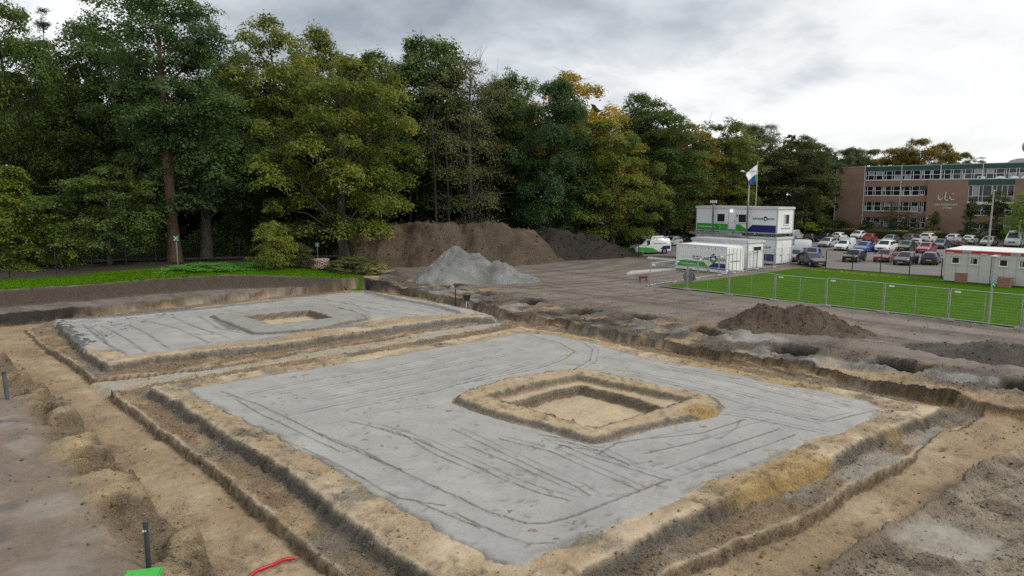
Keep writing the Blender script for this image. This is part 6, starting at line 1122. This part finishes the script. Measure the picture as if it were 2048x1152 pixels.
def car_proto(kind):
    L, W, Hh, st = SHAPES[kind]; hw = W / 2; X = lambda f: L * (0.5 - f)
    def ring(s): f, zb, zl, zr, w, wr = s; w *= hw; wr *= hw; zm = zb + (zl - zb) * 0.5; half = [(0, zb), (w * .86, zb), (w * .985, zb + .12), (w, zm), (w * .975, zl), (wr * 1.03 if zr - zl > .2 else wr * 1.06, zl + (zr - zl) * .80), (wr * .90, zr - .012), (0, zr + .012)]; return half + [(-y, z) for y, z in half[-2:0:-1]]
    V = []; F = []; n = 14
    for s in st: V += [(X(s[0]), y, z) for y, z in ring(s)]
    for i in range(len(st) - 1):
        for k in range(n): F.append((i*n+k, (i+1)*n+k, (i+1)*n+(k+1)%n, i*n+(k+1)%n))
    F.append(tuple(range(n))); F.append(tuple((len(st)-1)*n + k for k in range(n-1, -1, -1)))
    root = empty('car'); body = MB(); body.add(V, F); bo = body.build('body', paint('white', PC['white']), root, True)
    R_ = [np.array([(X(s[0]), y, z) for y, z in ring(s)]) for s in st]
    def patch(a, b, c, d, name, off, ins=(0.08, 0.10)):   # glass set into the quad a-b-c-d, a touch proud of the skin
        a, b, c, d = map(np.array, (a, b, c, d)); nn = np.cross(b - a, d - a); nn = nn / (np.linalg.norm(nn) + 1e-9)
        if np.dot(nn, (a + b + c + d) / 4 - np.array([0, 0, .8])) < 0: nn = -nn
        bl = lambda u, v: (a * (1-u) * (1-v) + b * u * (1-v) + c * u * v + d * (1-u) * v); q = [bl(u, v) for u, v in ((ins[0], ins[1]), (1-ins[0], ins[1]), (1-ins[0], 1-ins[1]), (ins[0], 1-ins[1]))]
        m = MB(); m.add([p + nn * off for p in q] + [p - nn * 0.03 for p in q], [(0,1,2,3), (7,6,5,4), (0,4,5,1), (1,5,6,2), (2,6,7,3), (3,7,4,0)]); return m.build(name, CGLASS, root)
    # windscreen between cowl and roof front, back window, side windows
    ca, rf = 3, 4; patch(R_[ca][6], R_[ca][8], R_[rf][8], R_[rf][6], 'windscreen', 0.02, (0.05, 0.06))
    vanlike = kind in ('box_van', 'van', 'big_van')
    if kind == 'box_van': pairs = [(4, 5)]
    elif kind in ('van', 'big_van'): pairs = [(4, 5)]
    else: pairs = [(4, 5), (5, 6), (6, 7)]
    for s in (1, -1):
        i4, i5 = (4, 5) if s > 0 else (10, 9)
        for a, b in pairs: patch(R_[a][i4], R_[b][i4], R_[b][i5], R_[a][i5], 'side_window', 0.012, (0.05, 0.12))
        if not vanlike: m_ = R_[ca]; patch((R_[ca][i4] * .45 + R_[rf][i4] * .55), R_[rf][i4], R_[rf][i5], (R_[ca][i5] * .25 + R_[rf][i5] * .75), 'quarter_window', 0.012, (0.05, 0.12))
    if not vanlike: patch(R_[7][6], R_[7][8], R_[8][8], R_[8][6], 'rear_window', 0.02, (0.06, 0.08))
    else: patch(R_[-2][5], R_[-2][9], R_[-1][9] if kind == 'box_van' else R_[-2][9] * 0.0 + R_[-2][10], R_[-1][5] if kind == 'box_van' else R_[-2][4], 'rear_window', 0.03, (0.12, 0.2))
    rw = 0.31 if not kind in ('van', 'big_van') else 0.34
    for fx in (0.18, 0.80):
        for s in (1, -1):
            t = MB().lathe([(rw * .6, -.10), (rw * .95, -.105), (rw, -.06), (rw, .06), (rw * .95, .105), (rw * .6, .10)], 18, (X(fx), s * (hw - .09), rw), 'y').build('wheel', TYRE, root, True)
            MB().lathe([(rw * .58, -.015), (rw * .60, 0), (rw * .45, .012), (.02, .016)], 14, (X(fx), s * (hw + .016) - (0.0 if s > 0 else 0.0), rw), 'y').build('rim', RIM, t, True)
            MB().lathe([(rw * 1.16, 0), (rw * 1.16, .006)], 18, (X(fx), s * (hw + .004) - (.006 if s > 0 else 0), rw + .03), 'y').build('wheel_arch', BUMP, root)
    z_h = st[1][2]; z_t = st[-2][2]
    for s in (1, -1):
        MB().add([(X(.028) + .03, s*hw*.50, z_h - .12), (X(.028) + .03, s*hw*.78, z_h - .10), (X(.09), s*hw*.93, z_h + .02), (X(.075), s*hw*.60, z_h + .05), (X(.14), s*hw*.60, z_h - .1), (X(.14), s*hw*.9, z_h - .1)], [(0,1,2,3), (3,2,5,4), (0,3,4), (1,5,2), (0,4,5,1)]).build('headlight', HEADL, root)
        MB().box(X(1) - .02, X(.955), s*hw*.62 if s > 0 else -hw*.93, s*hw*.93 if s > 0 else -hw*.62, z_t - .30, z_t - .04).build('tail_light', TAILL, root)
        MB().box(X(.33) - .05, X(.33) + .10, s*(hw + .02) - (0 if s > 0 else .16), s*(hw + .02) + (.16 if s > 0 else 0), st[4][2] + .0, st[4][2] + .13).build('mirror', BUMP, root)
    zg = st[1][2]; MB().box(X(.02), X(0) + .035, -hw*.42, hw*.42, zg - .32, zg - .14).build('grille', BUMP, root); MB().box(X(.05), X(0) + .025, -hw*.75, hw*.75, .20, .32).build('bumper', BUMP, root); MB().box(X(1) - .03, X(.95), -hw*.8, hw*.8, .24, .44).build('bumper', BUMP, root)
    MB().box(X(0) + .036, X(0) + .05, -.26, .26, .34, .45).build('number_plate', PLATE, root); MB().box(X(1) - .05, X(1) - .031, -.26, .26, .50, .62).build('number_plate', PLATE, root)
    return root
PROTO = {}
NOSE_L = math.atan2(-E2[1], -E2[0]); NOSE_AWAY = math.atan2(E2[1], E2[0])
def park(kind, px, py, colr, rz, label, scale=1.0, roofcol=None):
    col = colr
    if kind not in PROTO: PROTO[kind] = car_proto(kind); root = PROTO[kind]
    else: root = copy_tree(PROTO[kind])
    x, y = at(px, py, 0.05); d = Vector((x, y)).normalized() * 1.6; root.location = (x + d.x, y + d.y, 0.05); root.rotation_euler = (0, 0, rz); root.scale = (scale,) * 3
    root.name = {'van': 'delivery_van', 'big_van': 'panel_van', 'box_van': 'box_van'}.get(kind, 'parked_car'); tag(root, label, 'van' if 'van' in kind else 'car', 'vehicles in the car park')
    for c in root.children:
        if c.name.startswith('body'): c.material_slots[0].link = 'OBJECT'; c.material_slots[0].material = paint(col, PC[col])
    return root
CARS = [ # shape, image x of the middle, image y of the nearest wheel line, colour, heading, label
 ('mini', 1708, 525, 'black', NOSE_L, 'small rounded black car with white roof and bonnet stripes in the nearest row'), ('hatch', 1771, 525, 'maroon', NOSE_L, 'dark maroon hatchback in the nearest row, third from the portable units'), ('hatch', 1811, 531, 'black', NOSE_L, 'black hatchback nearest the dark fence with a yellow plate'), ('hatch', 1861, 530, 'navy', NOSE_AWAY + 0.15, 'dark blue hatchback seen from behind beside the portable units'),
 ('hatch', 1624, 520, 'blue', NOSE_L + 0.25, 'bright blue hatchback with pale bonnet right of the cabins'), ('hatch', 1622, 533, 'black', NOSE_L + 0.9, 'black car close to the fence right of the cabins'), ('sedan', 1593, 524, 'grey', NOSE_L + 0.1, 'grey car half hidden behind the lower cabin corner'), ('box_van', 1588, 506, 'white', NOSE_L - 1.0, 'white van half hidden behind the cabins, second row'),
 ('hatch', 1655, 495, 'silver', NOSE_L, 'silver hatchback in the second row left of the white box van'), ('box_van', 1689, 502, 'white', NOSE_L, 'white delivery van with a boxy rear in the second row'), ('hatch', 1728, 505, 'blue', NOSE_L, 'dark blue hatchback in the second row right of the box van'), ('suv', 1771, 505, 'white', NOSE_L, 'white people carrier in the second row'), ('hatch', 1812, 503, 'black', NOSE_L, 'black hatchback in the second row beside the white people carrier'), ('hatch', 1852, 507, 'crimson', NOSE_L, 'wine red hatchback at the right of the second row'), ('sedan', 1881, 498, 'navy', NOSE_L, 'dark blue car behind the wine red hatchback'), ('hatch', 1836, 497, 'silver', NOSE_AWAY, 'grey hatchback with red lights behind the second row'),
 ('hatch', 1619, 484, 'black', NOSE_AWAY + 0.2, 'black hatchback with red tail lights in the back row near the cabins'), ('sedan', 1648, 484, 'navy', NOSE_L, 'dark saloon in the back row left of a white hatchback'), ('hatch', 1679, 482, 'white', NOSE_AWAY, 'white hatchback in the back row behind the silver one'), ('hatch', 1716, 478, 'white', NOSE_L, 'white car farthest back beneath the hedge left of the red estate'), ('estate', 1740, 485, 'red', NOSE_AWAY + 0.15, 'bright red estate car seen from behind in the back row'), ('sedan', 1776, 476, 'silver', NOSE_L, 'silver car at the hedge right of the red estate'), ('hatch', 1780, 488, 'grey', NOSE_L, 'dark grey hatchback in the third row right of the red estate'), ('suv', 1810, 477, 'black', NOSE_AWAY, 'black off-roader at the hedge in the back row'), ('estate', 1822, 486, 'grey', NOSE_AWAY, 'dark grey estate before the black off-roader'), ('suv', 1841, 477, 'navy', NOSE_L, 'dark blue off-roader at the hedge in the back row'), ('suv', 1856, 486, 'white', NOSE_AWAY, 'white off-roader with dark rear window in the third row'), ('hatch', 1877, 482, 'maroon', NOSE_AWAY, 'dark red hatchback at the hedge seen from behind'), ('estate', 1908, 486, 'white', NOSE_AWAY, 'white estate with red lights above the portable units'), ('hatch', 1940, 489, 'white', NOSE_AWAY, 'white hatchback just above the portable unit roof'), ('sedan', 1916, 494, 'grey', NOSE_AWAY, 'dark car with pale roof half hidden by the portable units'), ('estate', 1977, 492, 'silver', NOSE_L, 'pale silver car before the tall grey mast'), ('big_van', 2030, 494, 'palegreen', NOSE_L, 'large pale green panel van at the right picture edge'),
 ('box_van', 1590, 480, 'silver', NOSE_L + 3.0, 'silver small van right of the upper cabin'), ('sedan', 1600, 466, 'black', NOSE_L + 2.6, 'black car in front of the timber shelter'), ('sedan', 1350, 482, 'black', 0.1, 'black car with a yellow plate on the road left of the upper cabin'), ('hatch', 1343, 493, 'silver', NOSE_L, 'silver car half hidden behind the white and green van')]
for kd, px, py, co, rz, lb in CARS: park(kd, px, py, co, rz, lb)
mini = PROTO['mini']; WP = paint('white', PC['white']); MB().box(0.35 - 1.3, 0.45 - 0.05, -0.58, 0.58, 1.42, 1.452).build('roof_panel', WP, mini)
for y in (-0.34, 0.16): MB().add([(1.05, y, 0.905), (1.72, y, 0.76), (1.72, y + 0.2, 0.76), (1.05, y + 0.2, 0.905), (1.05, y, 0.885), (1.72, y, 0.74), (1.72, y + 0.2, 0.74), (1.05, y + 0.2, 0.885)], [(0,1,2,3), (7,6,5,4), (0,4,5,1), (1,5,6,2), (2,6,7,3), (3,7,4,0)]).build('bonnet_stripe', WP, mini)
# works van in company colours
v = park('van', 1300, 509, 'white', NOSE_L - 0.45, 'white works van with green and navy bands and a roof rack', 1.08); hw = 0.96
for s in (1, -1):
    MB().prism([(2.2, .30), (-0.75, .30), (0.25, .80), (2.2, .95)], s * (hw + .006), s * (hw + .014)).build('green_band', GREEN, v); MB().prism([(-2.3, .62), (-0.9, .62), (-1.3, 1.0), (-2.3, 1.05)], s * (hw + .006), s * (hw + .014)).build('navy_band', NAVY, v)
    letter('EUROLAND BOUW', 0.2, (-0.9, s * (hw + .002) - (0 if s < 0 else 0), 1.28), INK, v, rot=(R(90), 0, 0 if s < 0 else R(180)))
MB().box(2.42, 2.505, -0.78, 0.78, .30, .62).build('green_bumper', GREEN, v)
for y in (-0.62, 0.62): MB().tube([(1.0, y, 2.08), (-2.2, y, 2.08)], 0.03, 6).build('roof_rack', GALV, v)
MB().tube([(1.25, 0.35, 2.16), (-1.6, 0.35, 2.16)], 0.09, 8).build('roof_tube', WHITE, v)
for x in (0.6, -0.6, -1.8): MB().tube([(x, -0.7, 1.98), (x, -0.7, 2.08), (x, 0.7, 2.08), (x, 0.7, 1.98)], 0.025, 6).build('rack_bar', GALV, v)
